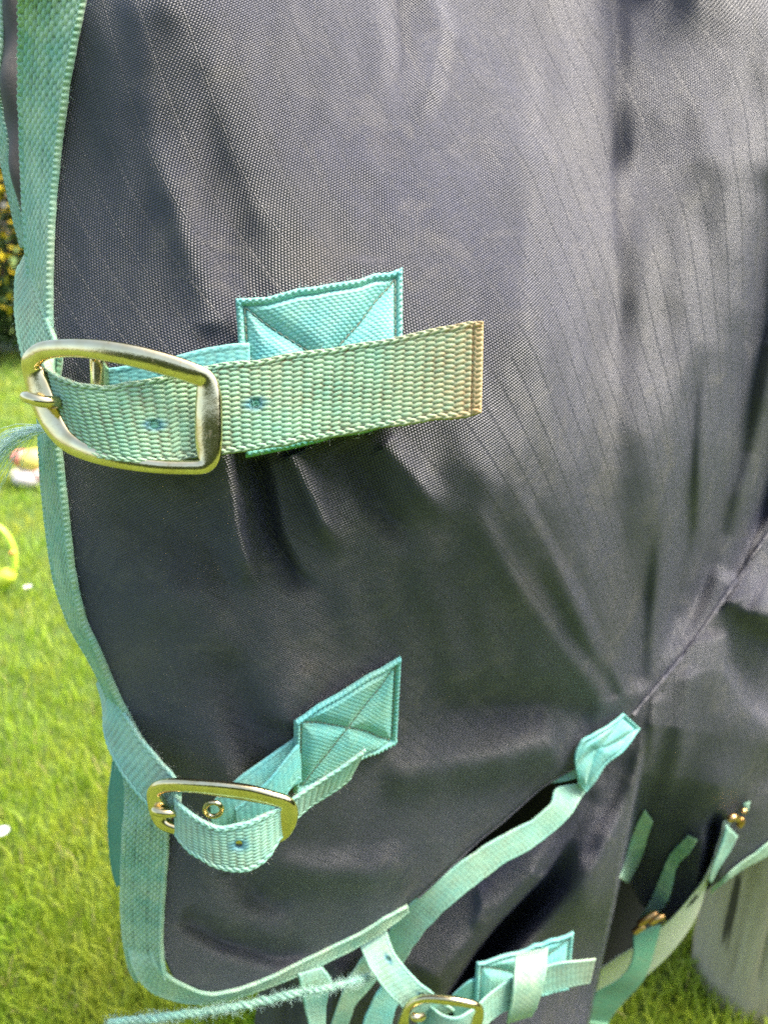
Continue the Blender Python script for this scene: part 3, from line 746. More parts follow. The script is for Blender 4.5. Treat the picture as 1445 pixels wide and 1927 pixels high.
s2a = [(196, 1262, .515, 186, 1285, .535), (210, 1296, .497, 197, 1325, .520), (236, 1336, .480, 202, 1392, .500), (280, 1400, .468, 232, 1455, .482), (318, 1444, .462, 268, 1502, .474), (350, 1482, .458, 310, 1545, .468)]
lead2, FL2 = ribbon('chest_strap', s2a, M_STRAP_LOW, rug, .0022, PW2, .0008, .0006, .0005)
lead2['label'] = 'far end of the lower strap coming round the front edge'
s2b = [(340, 1488, .4620, 338, 1550, .470), (334, 1500, .4560, 334, 1568, .462), (346, 1514, .4500, 348, 1590, .455), (370, 1532, .4450, 376, 1614, .449), (408, 1551, .4410, 416, 1634, .446), (458, 1545, .4405, 462, 1640, .4455), (500, 1528, .4430, 503, 1617, .448), (530, 1512, .4465, 528, 1575, .452),
       (560, 1493, .4490, 556, 1540, .456), (600, 1467, .4510, 588, 1512, .461), (645, 1437, .4520, 628, 1486, .464), (668, 1421, .4525, 640, 1477, .466), (688, 1406, .4530, 658, 1462, .467)]
pr = probe(s2b); h3 = hole_u(pr, 450, 1588)
strap2, FS2 = ribbon('chest_strap', s2b, M_STRAP_LOW, rug, .0024, PW2, .00085, .0005, .00042, holes=[(*h3, .0026)])
strap2['label'] = 'bulging lower strap with one punched hole and its end turned up'
k1, _ = shorts('buckle_keeper', [(395, 1512, .482, 400, 1580, .484), (440, 1468, .480, 460, 1560, .484), (490, 1432, .484, 500, 1525, .488), (548, 1390, .489, 550, 1480, .494), (566, 1378, .492, 568, 1470, .497)], M_PATCH, PW2)
k2, _ = shorts('buckle_keeper', [(440, 1520, .474, 450, 1590, .478), (495, 1476, .4745, 505, 1545, .479), (548, 1412, .480, 552, 1475, .485), (562, 1400, .484, 566, 1468, .489)], M_PATCH, PW2)

def buckle(name, pts, label, mat=M_METAL, ratio=.75, n=220, seg=28):
    """pts: (px, py, z, half width in px) round the frame."""
    Q = np.array(pts, float); C3 = at(Q[:, 0], Q[:, 1], Q[:, 2]); rad = Q[:, 3]*Q[:, 2]/FPX
    C = catmull(np.hstack([C3, rad[:, None]]), 0, closed=True); D, s = resample(C, C[:, :3], n+1); D = D[:-1]
    P = D[:, :3]; r = D[:, 3]; cen = P.mean(0)
    u_, s_, vt = np.linalg.svd(P-cen); nrm = vt[2]
    if nrm@(CAM-cen) < 0: nrm = -nrm
    T = norm(np.roll(P, -1, 0)-np.roll(P, 1, 0)); X = norm(np.cross(T, nrm)); Y = norm(np.cross(X, T))
    a = np.linspace(0, 2*np.pi, seg, endpoint=False); ca, sa = np.cos(a), np.sin(a)
    e = .85; ca = np.sign(ca)*np.abs(ca)**e; sa = np.sign(sa)*np.abs(sa)**e
    depth = np.clip(r, .0022, .0034)*ratio*1.15
    V = P[:, None]+r[:, None, None]*ca[None, :, None]*X[:, None]+depth[:, None, None]*sa[None, :, None]*Y[:, None]
    F = grid_faces(n, seg, True)
    F2 = np.stack([(n-1)*seg+np.arange(seg), np.arange(seg), (np.arange(seg)+1) % seg, (n-1)*seg+(np.arange(seg)+1) % seg], -1)
    o = mesh_obj(name, V.reshape(-1, 3), np.vstack([F, F2]), mat, rug)
    if label: o['label'] = label
    return o, nrm
bk1 = [(60, 680, .376, 19), (80, 662, .372, 18), (114, 656, .367, 17), (160, 656, .362, 18), (210, 662, .359, 20), (265, 673, .3575, 21), (320, 688, .358, 21), (364, 703, .359, 20), (388, 716, .361, 20), (393, 742, .362, 25), (393, 785, .363, 27), (393, 828, .3645, 27), (393, 862, .3655, 22), (383, 878, .366, 15), (350, 880, .3665, 14), (300, 878, .367, 14), (240, 870, .368, 15), (180, 855, .371, 17), (134, 834, .375, 20), (108, 806, .378, 24), (90, 772, .380, 27), (75, 732, .380, 26), (64, 700, .379, 22)]
B1, n1 = buckle('buckle', bk1, 'large worn metal buckle on the upper strap')
V_, F_ = rod_profile(at([118, 84, 58, 46], [757, 756, 750, 746], [.3755, .3690, .3700, .3755]), 11.5*.372/FPX, 30, 16); mesh_obj('tongue', V_, F_, M_METAL, B1)
V_, F_ = rod_profile(at([186, 190, 194], [655, 760, 876], [.3795, .3835, .3825]), 24*.38/FPX, 24, 16, .7); mesh_obj('centre_bar', V_, F_, M_METAL, B1)
bk2 = [(291, 1492, .458, 14), (302, 1481, .4555, 14), (332, 1477, .4510, 14), (375, 1480, .4470, 15), (420, 1485, .4440, 17), (468, 1492, .4430, 18), (512, 1502, .4440, 16), (537, 1511, .4460, 17), (541, 1528, .4480, 21), (535, 1552, .4510, 21), (525, 1570, .4540, 16), (505, 1578, .4570, 10), (460, 1578, .4590, 10), (400, 1572, .4610, 10), (345, 1562, .4620, 11), (312, 1552, .4620, 13), (302, 1538, .4620, 17), (297, 1515, .4605, 19)]
B2, n2 = buckle('buckle', bk2, 'metal buckle on the lower strap, tipped so its lower bar is hidden', n=180, seg=24)
V_, F_ = rod_profile(at([342, 316, 296, 288], [1529, 1530, 1527, 1524], [.459, .4545, .4550, .458]), 8.5*.457/FPX, 24, 14); mesh_obj('tongue', V_, F_, M_METAL, B2)
a_ = np.linspace(0, 2*np.pi, 30); V_, F_ = tube_data(at(402+16*np.cos(a_), 1523+13*np.sin(a_), .466+.002*np.sin(a_)), 5*.46/FPX, 10, False); mesh_obj('bar_ring', V_, F_, M_METAL, B2)

# ------------------------------------------------------------------ gusset straps and third strap at the bottom
def zl(x, y, lift): return float(z2(np.array([x]), np.array([y]))[0])-lift
RB = lambda U, V, W: plain_weave(U, V, W, .0042, .0016, .003)
def band(name, sts, mat, label=None, weave=RB, amp=.0005, du=.0012, dv=.0009, parent=None, thick=.002, **k):
    o, fr = ribbon(name, sts, mat, parent or rug, thick, weave, amp, du, dv, **k)
    if label: o['label'] = label
    return o, fr
band('gusset_strap', [(1120, 1450, .712, 1122, 1465, .716), (1090, 1472, .700, 1101, 1489, .706), (1046, 1483, .688, 1090, 1508, .696), (1034, 1512, .682, 1068, 1540, .690), (1000, 1542, .678, 1034, 1570, .686), (960, 1562, .672, 1000, 1596, .680), (898, 1598, .662, 935, 1634, .672), (817, 1658, .655, 858, 1695, .664), (770, 1702, .660, 812, 1738, .668), (738, 1742, .672, 780, 1780, .676), (726, 1780, .682, 756, 1818, .684), (720, 1815, .690, 742, 1850, .690)],
     M_STRAP_LOW, 'long strap running down from the gusset patch to the hem')
gp_, fgp = band('sewn_patch', [(1171, 1341, .702, 1201, 1369, .716), (1146, 1360, .692, 1186, 1392, .708), (1116, 1378, .684, 1166, 1416, .702), (1090, 1394, .680, 1138, 1437, .698), (1080, 1418, .680, 1120, 1466, .697), (1081, 1445, .683, 1106, 1482, .698), (1088, 1475, .690, 1098, 1490, .698)], M_PATCH, 'small folded patch at the top of the gusset slit', extra=quilt(xcross))
band('gusset_loop', [(1026, 1470, .708, 1036, 1472, .708), (1050, 1456, .703, 1058, 1470, .704), (1078, 1434, .700, 1080, 1466, .702), (1092, 1424, .702, 1094, 1462, .706)], M_STRAP_LOW)
band('gusset_strap', [(735, 1800, .700, 770, 1850, .705), (718, 1850, .698, 752, 1885, .705), (700, 1880, .697, 742, 1905, .704), (678, 1935, .700, 736, 1940, .706), (670, 1970, .704, 728, 1975, .710)], M_PATCH, 'wider strap hanging below the third strap')
band('gusset_strap', [(716, 1775, .700, 735, 1800, .706), (690, 1792, .690, 712, 1838, .698), (664, 1825, .686, 690, 1868, .694), (646, 1862, .686, 669, 1892, .694), (632, 1900, .690, 660, 1916, .696), (620, 1935, .694, 652, 1942, .700), (610, 1970, .700, 646, 1975, .706)], M_BIND, 'curved strap behind the frayed cord')
tb_, ftb = band('hanging_tab', [(560, 1832, .612, 608, 1818, .618), (564, 1862, .614, 622, 1846, .622), (572, 1892, .618, 616, 1880, .626), (580, 1930, .622, 613, 1925, .632), (584, 1975, .626, 614, 1970, .64)], M_STRAP_LOW, 'short pale tab hanging from the hem')
band('hanging_tab', [(600, 1822, .628, 625, 1846, .630), (606, 1850, .630, 632, 1862, .634)], M_STRAP_LOW)
# frayed cord tied from the tab out to the left
cp = np.array([(205, 1924, .585), (300, 1915, .588), (400, 1901, .592), (480, 1887, .597), (560, 1868, .603), (610, 1860, .606), (660, 1848, .622), (702, 1836, .650)])
CC = catmull(at(cp[:, 0], cp[:, 1], cp[:, 2]), 0); D, s_c = resample(CC, CC, 160)
J = Joined()
for k in range(3):
    tw = np.arange(160)*.55+k*2.094; off = np.stack([np.zeros(160), np.cos(tw), np.sin(tw)], -1)*.0014*(1+.35*np.interp(np.arange(160), np.arange(0, 160, 8), rng.normal(0, 1, 20)))[:, None]
    J.add(*tube_data(D+off, .0016, 7))
cord = J.build('frayed_cord', M_STRAP_LOW, rug); cord['label'] = 'fuzzy frayed cord stretched along the hem'
for a__ in ('gap', 'rnd', 'stain', 'core'):
    q = cord.data.attributes.new(a__, 'FLOAT', 'POINT'); q.data.foreach_set('value', np.full(len(cord.data.vertices), .4 if a__ in ('gap', 'rnd') else 0, np.float32))
ii = np.clip((rng.choice([8, 22, 30, 47, 60, 66, 85, 101, 118, 130, 139, 150], 4200)+rng.normal(0, 7, 4200)).astype(int), 0, 159)
fibres('cord_fluff', D[ii]+rng.normal(0, .0018, (4200, 3)), norm(rng.normal(size=(4200, 3))+np.array([0, -.4, 0.2])), rng.uniform(.0015, .0048, 4200), mat_plain('cord_fibre', (.42, .62, .53), .7), cord, .00012)
# third strap
ZS = .66
s3 = [(690, 1752, .652, 735, 1728, .652), (678, 1778, .640, 727, 1746, .645), (690, 1812, .632, 738, 1784, .637), (712, 1848, .628, 764, 1822, .632), (742, 1882, .628, 800, 1856, .632), (770, 1910, .634, 836, 1884, .640), (786, 1930, .642, 856, 1900, .65)]
pr = probe(s3)
ha = (.0, .0)
o3, f3 = band('chest_strap', s3, M_STRAP_LOW, 'third strap coming over the hem to the lowest buckle', du=.0008, dv=.0007, face=1, holes=[(pr['s'][-1]*.30, .019, .0022), (pr['s'][-1]*.66, .019, .0022)])
s3b = [(800, 1886, .655, 790, 1940, .66), (812, 1893, .636, 800, 1955, .640), (830, 1906, .626, 822, 1975, .63), (856, 1913, .624, 852, 1985, .628), (884, 1900, .630, 882, 1965, .635), (920, 1868, .640, 922, 1920, .646), (965, 1838, .648, 970, 1892, .654), (1030, 1815, .655, 1030, 1867, .661), (1080, 1806, .659, 1078, 1856, .665), (1121, 1803, .662, 1110, 1849, .668)]
def stain3(U, V, L, W): return np.clip((U-(L-.03))/.03, 0, 1)*.35
band('chest_strap', s3b, M_STRAP_LOW, 'end of the third strap held by a keeper loop', du=.0008, dv=.0007, stain=stain3)
k3a, _ = band('buckle_keeper', [(850, 1872, .692, 855, 1930, .694), (880, 1846, .688, 884, 1920, .692), (898, 1838, .690, 900, 1900, .694)], M_PATCH)
def z3(x, y, lift): return float(np.interp(x, [890, 1080], [.692, .712]))-lift
p3, FP3 = patch('sewn_patch', (896, 1810), (1078, 1752), (1068, 1858), (890, 1905), .006, M_PATCH, RB, rug, zf=z3, du=.0009, dv=.0008, arc=2)
p3['label'] = 'turquoise patch under the lowest strap'
band('strap_loop', [(970, 1798, .668, 1032, 1785, .672), (968, 1812, .648, 1030, 1798, .653), (965, 1850, .640, 1026, 1838, .646), (960, 1885, .642, 1016, 1875, .648), (955, 1912, .650, 1006, 1900, .656), (953, 1924, .668, 1000, 1910, .674)], M_BIND, 'dark teal keeper loop round the lowest strap', weave=TW)
bk3 = [(764, 1906, .622, 8), (776, 1888, .620, 8), (800, 1879, .616, 8), (840, 1882, .611, 10), (880, 1888, .611, 8), (900, 1896, .614, 8), (898, 1918, .620, 11), (888, 1950, .630, 11), (870, 1972, .638, 8), (820, 1975, .64, 8), (775, 1965, .638, 9), (760, 1935, .630, 12)]
B3, n3 = buckle('buckle', bk3, 'small metal buckle at the bottom edge, cut off by the frame', n=110, seg=18)
B3['label'] = 'small metal buckle low down on the third strap'
V_, F_ = rod_profile(at([800, 784, 772], [1912, 1914, 1911], [.622, .617, .618]), 8*.62/FPX, 18, 12); mesh_obj('tongue', V_, F_, M_METAL, B3)

# ------------------------------------------------------------------ belly straps and hooks at the right
def B_(name, pts, mat, label=None, **k):
    if name in ('belly_tab', 'hem_binding'):                        # these are sewn down on the side
        pts = [(a, b, zl(a, b, .007), c_, d_, zl(c_, d_, .007)) for a, b, _, c_, d_, _ in pts]
    elif pts[0][1] < 1600:
        pts = [(a, b, min(e_, zl(a, b, .015)) if b < 1650 else e_, c_, d_, min(g_, zl(c_, d_, .012)) if d_ < 1650 else g_) for a, b, e_, c_, d_, g_ in pts]
    return band(name, pts, mat, label, du=.002, dv=.0016, amp=.0003, weave=RB, **k)
B_('belly_tab', [(1212, 1522, .815, 1228, 1545, .82), (1198, 1548, .815, 1220, 1568, .82), (1186, 1580, .82, 1211, 1598, .825), (1176, 1614, .83, 1198, 1630, .835), (1164, 1652, .84, 1180, 1662, .84)], M_BIND, 'frayed dark teal tab on the side behind the shoulder fold')
B_('belly_tab', [(1294, 1571, .925, 1312, 1580, .935), (1274, 1590, .92, 1298, 1604, .93), (1256, 1614, .92, 1276, 1628, .93), (1240, 1652, .925, 1264, 1672, .935), (1224, 1690, .93, 1254, 1700, .94), (1203, 1726, .94, 1222, 1736, .945)], M_BIND, 'longer tab on the side that ends in a metal hook')
B_('belly_strap', [(1376, 1538, .87, 1360, 1545, .87), (1372, 1560, .875, 1352, 1580, .875), (1352, 1600, .905, 1328, 1648, .885), (1330, 1660, .965, 1296, 1690, .925), (1308, 1726, 1.03, 1252, 1738, .965), (1262, 1792, 1.06, 1205, 1772, .985), (1195, 1852, 1.075, 1150, 1806, 1.00), (1130, 1900, 1.09, 1090, 1850, 1.02)], M_CREAM, 'pale belly strap sagging in a curve below the side')
B_('belly_strap', [(1366, 1551, .855, 1388, 1574, .865), (1356, 1585, .86, 1374, 1600, .87), (1342, 1622, .865, 1352, 1634, .875), (1332, 1655, .875, 1336, 1662, .885)], M_STRAP_LOW, 'upper end of the belly strap below the brass hook')
B_('belly_strap', [(1190, 1756, .955, 1244, 1738, .965), (1183, 1800, .955, 1222, 1796, .965), (1160, 1836, .955, 1207, 1838, .965), (1122, 1868, .955, 1186, 1876, .965), (1106, 1902, .955, 1166, 1906, .965), (1098, 1925, .96, 1148, 1932, .97)], M_GREEN, 'dark green strap hanging from the hook', bulge=lambda u, t: .006*np.sin(u*5))
st_h = [(1338, 1672, 1.075, 1335, 1685, 1.085), (1360, 1652, 1.075, 1358, 1664, 1.085), (1390, 1625, 1.085, 1392, 1638, 1.095), (1420, 1604, 1.09, 1424, 1622, 1.10), (1450, 1580, 1.10, 1452, 1606, 1.11), (1500, 1540, 1.12, 1502, 1575, 1.13)]
B_('hem_binding', st_h, M_BIND, 'binding along the belly edge above the post')
B_('belly_tab', [(1398, 1512, 1.01, 1410, 1508, 1.012), (1396, 1524, 1.012, 1408, 1522, 1.014), (1392, 1532, 1.014, 1402, 1532, 1.016)], M_STRAP_LOW)
def hook(pts, r, label):
    J = Joined()
    for P in pts:
        P = np.array(P, float); J.add(*rod_profile(at(P[:, 0], P[:, 1], P[:, 2]), r, 18, 10))
    o = J.build('metal_hook', M_BRASS, rug); o['label'] = label; return o
hook([[(1200, 1742, .94), (1214, 1730, .935), (1236, 1716, .935)], [(1190, 1756, .945), (1204, 1746, .94), (1214, 1742, .94)], [(1221, 1738, .935), (1236, 1728, .93), (1250, 1722, .932)]], .0042, 'copper coloured hook joining the tab to the dark green strap')
hook([[(1368, 1545, zl(1368, 1545, .016)), (1380, 1538, zl(1380, 1538, .018)), (1392, 1545, zl(1392, 1545, .012))], [(1388, 1556, zl(1388, 1556, .012)), (1394, 1546, zl(1394, 1546, .016)), (1390, 1536, zl(1390, 1536, .012))], [(1396, 1530, zl(1396, 1530, .012)), (1402, 1522, zl(1402, 1522, .012))]], .0040, 'brass hook at the right above the belly strap')

# ------------------------------------------------------------------ loose fibres
def edge_fuzz(fr, n, host, mat, l0=.0012, l1=.0035, r=.00005, side=None):
    i = rng.integers(2, len(fr['s'])-2, n); top = rng.uniform(size=n) < (.5 if side is None else side)
    P = np.where(top[:, None], fr['A'][i], fr['B'][i]); X = norm(fr['B'][i]-fr['A'][i])*np.where(top, -1, 1)[:, None]
    d = norm(X+.6*fr['N'][i]+rng.normal(0, .55, (n, 3)))
    return fibres('edge_fuzz', P+fr['N'][i]*rng.normal(0, .0006, (n, 1)), d, rng.uniform(l0, l1, n), mat, host, r, .9)
edge_fuzz(FS1, 130, strap1, M_FIBRE_DIRTY); edge_fuzz(FL1, 110, lead1, M_FIBRE, side=.3); edge_fuzz(FP1, 70, p1, M_FIBRE)
edge_fuzz(FS2, 220, strap2, M_FIBRE_DIRTY); edge_fuzz(FL2, 160, lead2, M_FIBRE_DIRTY); edge_fuzz(FP2, 80, p2, M_FIBRE_DIRTY); edge_fuzz(FR, 260, fb, M_FIBRE, .001, .003)
# frayed tuft of twine behind the upper buckle
cp = np.array([(-40, 905, .43), (-10, 868, .425), (25, 830, .418), (60, 812, .41), (110, 805, .402)]); CC = catmull(at(cp[:, 0], cp[:, 1], cp[:, 2]), 0); D, _ = resample(CC, CC, 40)
J = Joined()
for k in range(130):
    j0 = rng.integers(0, 12); j1 = rng.integers(26, 40); n_ = 12; ix = np.linspace(j1, j0, n_)
    base_ = np.stack([np.interp(ix, np.arange(40), D[:, c]) for c in range(3)], -1); spread = np.linspace(.0012, .013, n_)[:, None]
    off = norm(rng.normal(size=3))*rng.uniform(0, 1); J.add(*tube_data(base_+off*spread+rng.normal(0, .0004, (n_, 3)), .00013, 4, False))
tuft = J.build('frayed_tuft', M_FIBRE, rug); tuft['kind'] = 'stuff'
for o in list(rug.children): o.location = rug_shift
# ------------------------------------------------------------------ lawn and garden
def ground_material():
    m, n, b = new_mat('lawn_ground'); N = NB(n); P = N.pos()
    c = N.mix(N.ramp(N.noise(2.2, 6, .6, P), .35, .65), (0.075, 0.14, 0.012), (0.12, 0.18, 0.016))
    c = N.mix(N.ramp(N.noise(40, 5, .7, P), .55, .75), c, (0.20, 0.22, 0.05))
    n.links.new(c, b.inputs['Base Color']); b.inputs['Roughness'].default_value = .8
    n.links.new(N.bump(N.noise(60, 6, .7, P), .02, .8), b.inputs['Normal'])
    return m
x = np.linspace(-1, 1, 41); g = np.sign(x)*np.abs(x)**3*200
GX, GY = np.meshgrid(g, g, indexing='ij')
lawn = mesh_obj('lawn', np.stack([GX.ravel(), GY.ravel(), np.zeros(GX.size)], -1), grid_faces(41, 41), ground_material())
tag(lawn, 'bright green mown lawn behind and below the rug', kind='structure')

def grass_material():
    m, n, b = new_mat('grass_blades'); N = NB(n)
    r = N.attr('rnd'); P = N.pos()
    c = N.mix(r, (0.16, 0.33, 0.014), (0.40, 0.55, 0.035))
    c = N.mix(N.ramp(N.noise(2.6, 5, .6, P), .42, .68), c, (0.43, 0.47, 0.05))
    c = N.mix(N.math('GREATER_THAN', r, .965), c, (0.45, 0.38, 0.16))
    n.links.new(c, b.inputs['Base Color']); b.inputs['Roughness'].default_value = .5
    b.inputs['Subsurface Weight'].default_value = 0.0
    b.inputs['Transmission Weight'].default_value = 0.0
    tr = N.node('ShaderNodeBsdfTranslucent'); n.links.new(c, tr.inputs[0])
    ad = N.node('ShaderNodeMixShader'); ad.inputs[0].default_value = .35
    n.links.new(b.outputs[0], ad.inputs[1]); n.links.new(tr.outputs[0], ad.inputs[2])
    n.links.new(ad.outputs[0], n.nodes['Material Output'].inputs[0])
    return m
def blades(n, rmin, rmax, amin, amax, hmin, hmax, wd):
    rr = np.exp(rng.uniform(math.log(rmin), math.log(rmax), n)); aa = rng.uniform(amin, amax, n)
    bx = rr*np.sin(aa); by = rr*np.cos(aa)
    h = rng.uniform(hmin, hmax, n)*np.minimum(1.0, 1); th = rng.uniform(0, 2*np.pi, n)
    dx, dy = np.cos(th), np.sin(th); ln = rng.uniform(.1, .9, n)*h; ld_ = rng.uniform(0, 2*np.pi, n)
    lx, ly = np.cos(ld_)*ln, np.sin(ld_)*ln
    wv = rng.uniform(.6, 1.2, n)*wd*np.maximum(1, rr/2.2)
    P = np.zeros((n, 5, 3))
    for k, s_ in ((0, -1), (1, 1)): P[:, k] = np.stack([bx+s_*dx*wv, by+s_*dy*wv, np.zeros(n)-.003], -1)
    for k, s_ in ((2, 1), (3, -1)): P[:, k] = np.stack([bx+s_*dx*wv*.75+lx*.35, by+s_*dy*wv*.75+ly*.35, h*.6], -1)
    P[:, 4] = np.stack([bx+lx, by+ly, h*.95], -1)
    return P, rng.uniform(0, 1, n)
parts = [blades(42000, .62, 9.5, R(-40), R(-13), .025, .06, .0019), blades(16000, .62, 3.2, R(-15), R(12), .025, .06, .0019),
         blades(22000, .62, 4.0, R(10), R(38), .025, .06, .0019)]
BP = np.concatenate([p[0] for p in parts]); BR = np.concatenate([p[1] for p in parts]); nb_ = len(BP)
i0 = np.arange(nb_)*5
tri = np.stack([np.stack([i0, i0+1, i0+2], -1), np.stack([i0, i0+2, i0+3], -1), np.stack([i0+3, i0+2, i0+4], -1)], 1).reshape(-1, 3)
gr = mesh_obj('grass', BP.reshape(-1, 3), tri, grass_material(), attrs={'rnd': np.repeat(BR, 5)})
tag(gr, 'short bright green grass blades of the lawn', kind='stuff')

def ground_at(px, py):
    d = FWD+RGT*(px-CX)/FPX-UPV*(py-CY)/FPX
    t = CAM_H/-d[2]; return CAM+d*t

# flowering shrub
gp = np.array([-4.35, 8.7, 0.0])
shrub = empty('flowering_shrub', 'large dark green shrub with yellow blossom at the far edge of the lawn', 'shrub', tuple(gp))
J = Joined()
for k in range(7):
    a = rng.uniform(0, 2*np.pi); e = rng.uniform(.3, .9)
    P = np.array([[0, 0, -.05], [.15*np.cos(a), .15*np.sin(a), .7], [e*np.cos(a), e*np.sin(a), 1.7+rng.uniform(0, .6)]])
    C = catmull(P, 0); D, _ = resample(C, C, 10); J.add(*tube_data(D, np.linspace(.05, .015, 10), 7))
J.build('trunk', mat_plain('bark', (.10, .07, .045), .9, bump=(60, .01)), shrub)
def leafcloud(name, n, cen, rad, size, mat, shell=.55, zmin=None):
    d = norm(rng.normal(size=(n*2, 3))); rr = rng.uniform(shell, 1, n*2)**.6
    lump = 1+.18*np.sin(d[:, 0]*9+1)*np.sin(d[:, 1]*7)*np.sin(d[:, 2]*8+2)
    P = np.array(cen)+d*rr[:, None]*lump[:, None]*np.array(rad)
    keep = P[:, 2] > .12
    if zmin is not None: keep &= (P[:, 2] > zmin+rng.normal(0, .25, len(P)))
    P = P[keep][:n]; n = len(P)
    a = norm(rng.normal(size=(n, 3))); b_ = norm(np.cross(a, rng.normal(size=(n, 3))))
    s = rng.uniform(.6, 1.3, n)[:, None]*size
    Q = np.stack([P-a*s, P-b_*s*.45, P+a*s, P+b_*s*.45], 1)
    F = np.arange(n*4).reshape(-1, 4)
    return mesh_obj(name, Q.reshape(-1, 3), F, mat, shrub, attrs={'rnd': np.repeat(rng.uniform(0, 1, n), 4)})
def leafmat(name, a, b2):
    m, n, b = new_mat(name); N = NB(n)
    n.links.new(N.mix(N.attr('rnd'), a, b2), b.inputs['Base Color']); b.inputs['Roughness'].default_value = .55
    return m
o = leafcloud('crown', 26000, (0, 0, 1.75), (2.1, 1.5, 1.85), .055, leafmat('shrub_leaf', (.022, .05, .010), (.06, .11, .02)))
o = leafcloud('blossom', 15000, (0, -.05, 1.8), (2.16, 1.56, 1.9), .05, leafmat('yellow_blossom', (.60, .46, .015), (.80, .58, .03)), shell=.9, zmin=.95)
o['kind'] = 'stuff'

# unseen hedges added behind and right of the viewer to block low sky
def hedge(name, label, a, b, h, wd):
    a = np.array(a, float); b = np.array(b, float); d = b-a; L = np.linalg.norm(d); d /= L; nrm = np.array([-d[1], d[0]])
    o = empty(name, label, 'added hedge', (*((a+b)/2), 0)); c = (a+b)/2
    nx, nz = int(L/.35), 14
    prof = [(-.5, 0), (-.52, .3), (-.5, .75), (-.40, .95), (-.15, 1.0), (.15, 1.0), (.40, .95), (.5, .75), (.52, .3), (.5, 0)]
    V = []
    for i in range(nx+1):
        for (u_, v_) in prof:
            j = rng.normal(0, .06, 2); q = a+d*(L*i/nx)+nrm*(u_*wd+j[0])-c; V.append((q[0], q[1], v_*h+(j[1] if v_ > 0 else -.05)))
    k = len(prof); F = grid_faces(nx+1, k).tolist()+[list(range(k)), list(range(nx*k, nx*k+k))]
    mesh_obj('hedge_core', V, [tuple(f) for f in F], mat_plain('hedge_core', (.02, .035, .01), .8, var=(.035, .06, .015), scale=6), o)
    n = int(L*420); t = rng.uniform(0, 1, n)*L; k_ = rng.integers(0, len(prof)-1, n); f = rng.uniform(0, 1, n)
    pr_ = np.array(prof); uv_ = pr_[k_]+(pr_[k_+1]-pr_[k_])*f[:, None]
    P = np.concatenate([a+d*t[:, None]+nrm*(uv_[:, :1]*wd*rng.uniform(.95, 1.08, (n, 1)))-c, uv_[:, 1:]*h*rng.uniform(.98, 1.04, (n, 1))], 1)
    aa = norm(rng.normal(size=(n, 3))); bb = norm(np.cross(aa, rng.normal(size=(n, 3)))); s_ = rng.uniform(.06, .12, (n, 1))
    Q = np.stack([P-aa*s_, P-bb*s_*.5, P+aa*s_, P+bb*s_*.5], 1)
    lf = mesh_obj('foliage', Q.reshape(-1, 3), np.arange(n*4).reshape(-1, 4), leafmat('hedge_leaf', (.025, .055, .012), (.06, .11, .025)), o, attrs={'rnd': np.repeat(rng.uniform(0, 1, n), 4)})
    return o
hedge('added_hedge', 'tall dark green hedge added out of view at the right to darken reflections', (9, -8), (9, 12), 4.6, 1.3)
hedge('added_hedge', 'tall dark green hedge added out of view behind the camera to block low sky', (-9, -9), (9, -9), 4.2, 1.3)

# toys and daisies on the lawn
p = ground_at(66, 915)
toy = empty('garden_toy', 'small rounded pink, yellow and white toy lying on the lawn beside the upper buckle', 'toy', tuple(p))
def blob(name, c, r, mat, sq=1.0):
    nu, nv = 20, 28; th = np.linspace(0.001, math.pi-.001, nu)[:, None]; ph = np.linspace(0, 2*math.pi, nv, endpoint=False)[None]
    rr = 1+.04*np.sin(3*ph+th*2)
    V = np.stack([r*rr*np.sin(th)*np.cos(ph)+c[0], r*rr*np.sin(th)*np.sin(ph)+c[1], r*sq*np.cos(th)*np.ones_like(ph)*1.0+c[2]], -1)
    return mesh_obj(name, V.reshape(-1, 3), grid_faces(nu, nv, True), mat, toy)
mp = lambda n, c: mat_plain(n, c, .45)
blob('base', (0, 0, .05), .10, mp('toy_white', (.72, .62, .58)), .55)
blob('lobe', (-.055, -.02, .07), .05, mp('toy_cream', (.80, .70, .45)), .8)
blob('lobe', (.06, -.03, .065), .055, mp('toy_rose', (.72, .45, .40)), .8)
blob('cap', (0.02, .01, .14), .075, mp('toy_yellow', (.85, .68, .16)), .8)
blob('cap', (-.055, .02, .15), .055, mp('toy_pink', (.80, .24, .20)), .8)
p = ground_at(-14, 1112)
hoop = empty('toy_hoop', 'bright lime plastic hoop toy standing on the lawn at the left edge', 'toy', tuple(p))
a = np.linspace(0, 2*np.pi, 48, endpoint=False); P = np.stack([.105*np.cos(a), .03*np.sin(a), .13+.13*np.sin(a)], -1)
C = np.vstack([P, P[:1]]); V_, F_ = tube_data(C, .0125, 10, False)
mesh_obj('ring', V_, F_, mat_plain('lime_plastic', (.50, .72, .07), .35), hoop)
V_, F_ = rod_profile([[.02, -.02, .045], [.07, -.03, .06], [.10, -.03, .10]], .03, 16, 12)
mesh_obj('grip', V_, F_, mat_plain('yellow_plastic', (.70, .80, .08), .35), hoop)
V_, F_ = rod_profile([[.098, 0, .165], [.105, 0, .145]], .015, 8, 12)
mesh_obj('joint', V_, F_, mat_plain('orange_plastic', (.75, .35, .08), .4), hoop)
M_PETAL = mat_plain('daisy_petal', (.80, .80, .76), .6); M_EYE = mat_plain('daisy_eye', (.75, .55, .05), .6); M_STEM = mat_plain('daisy_stem', (.10, .22, .03), .6)
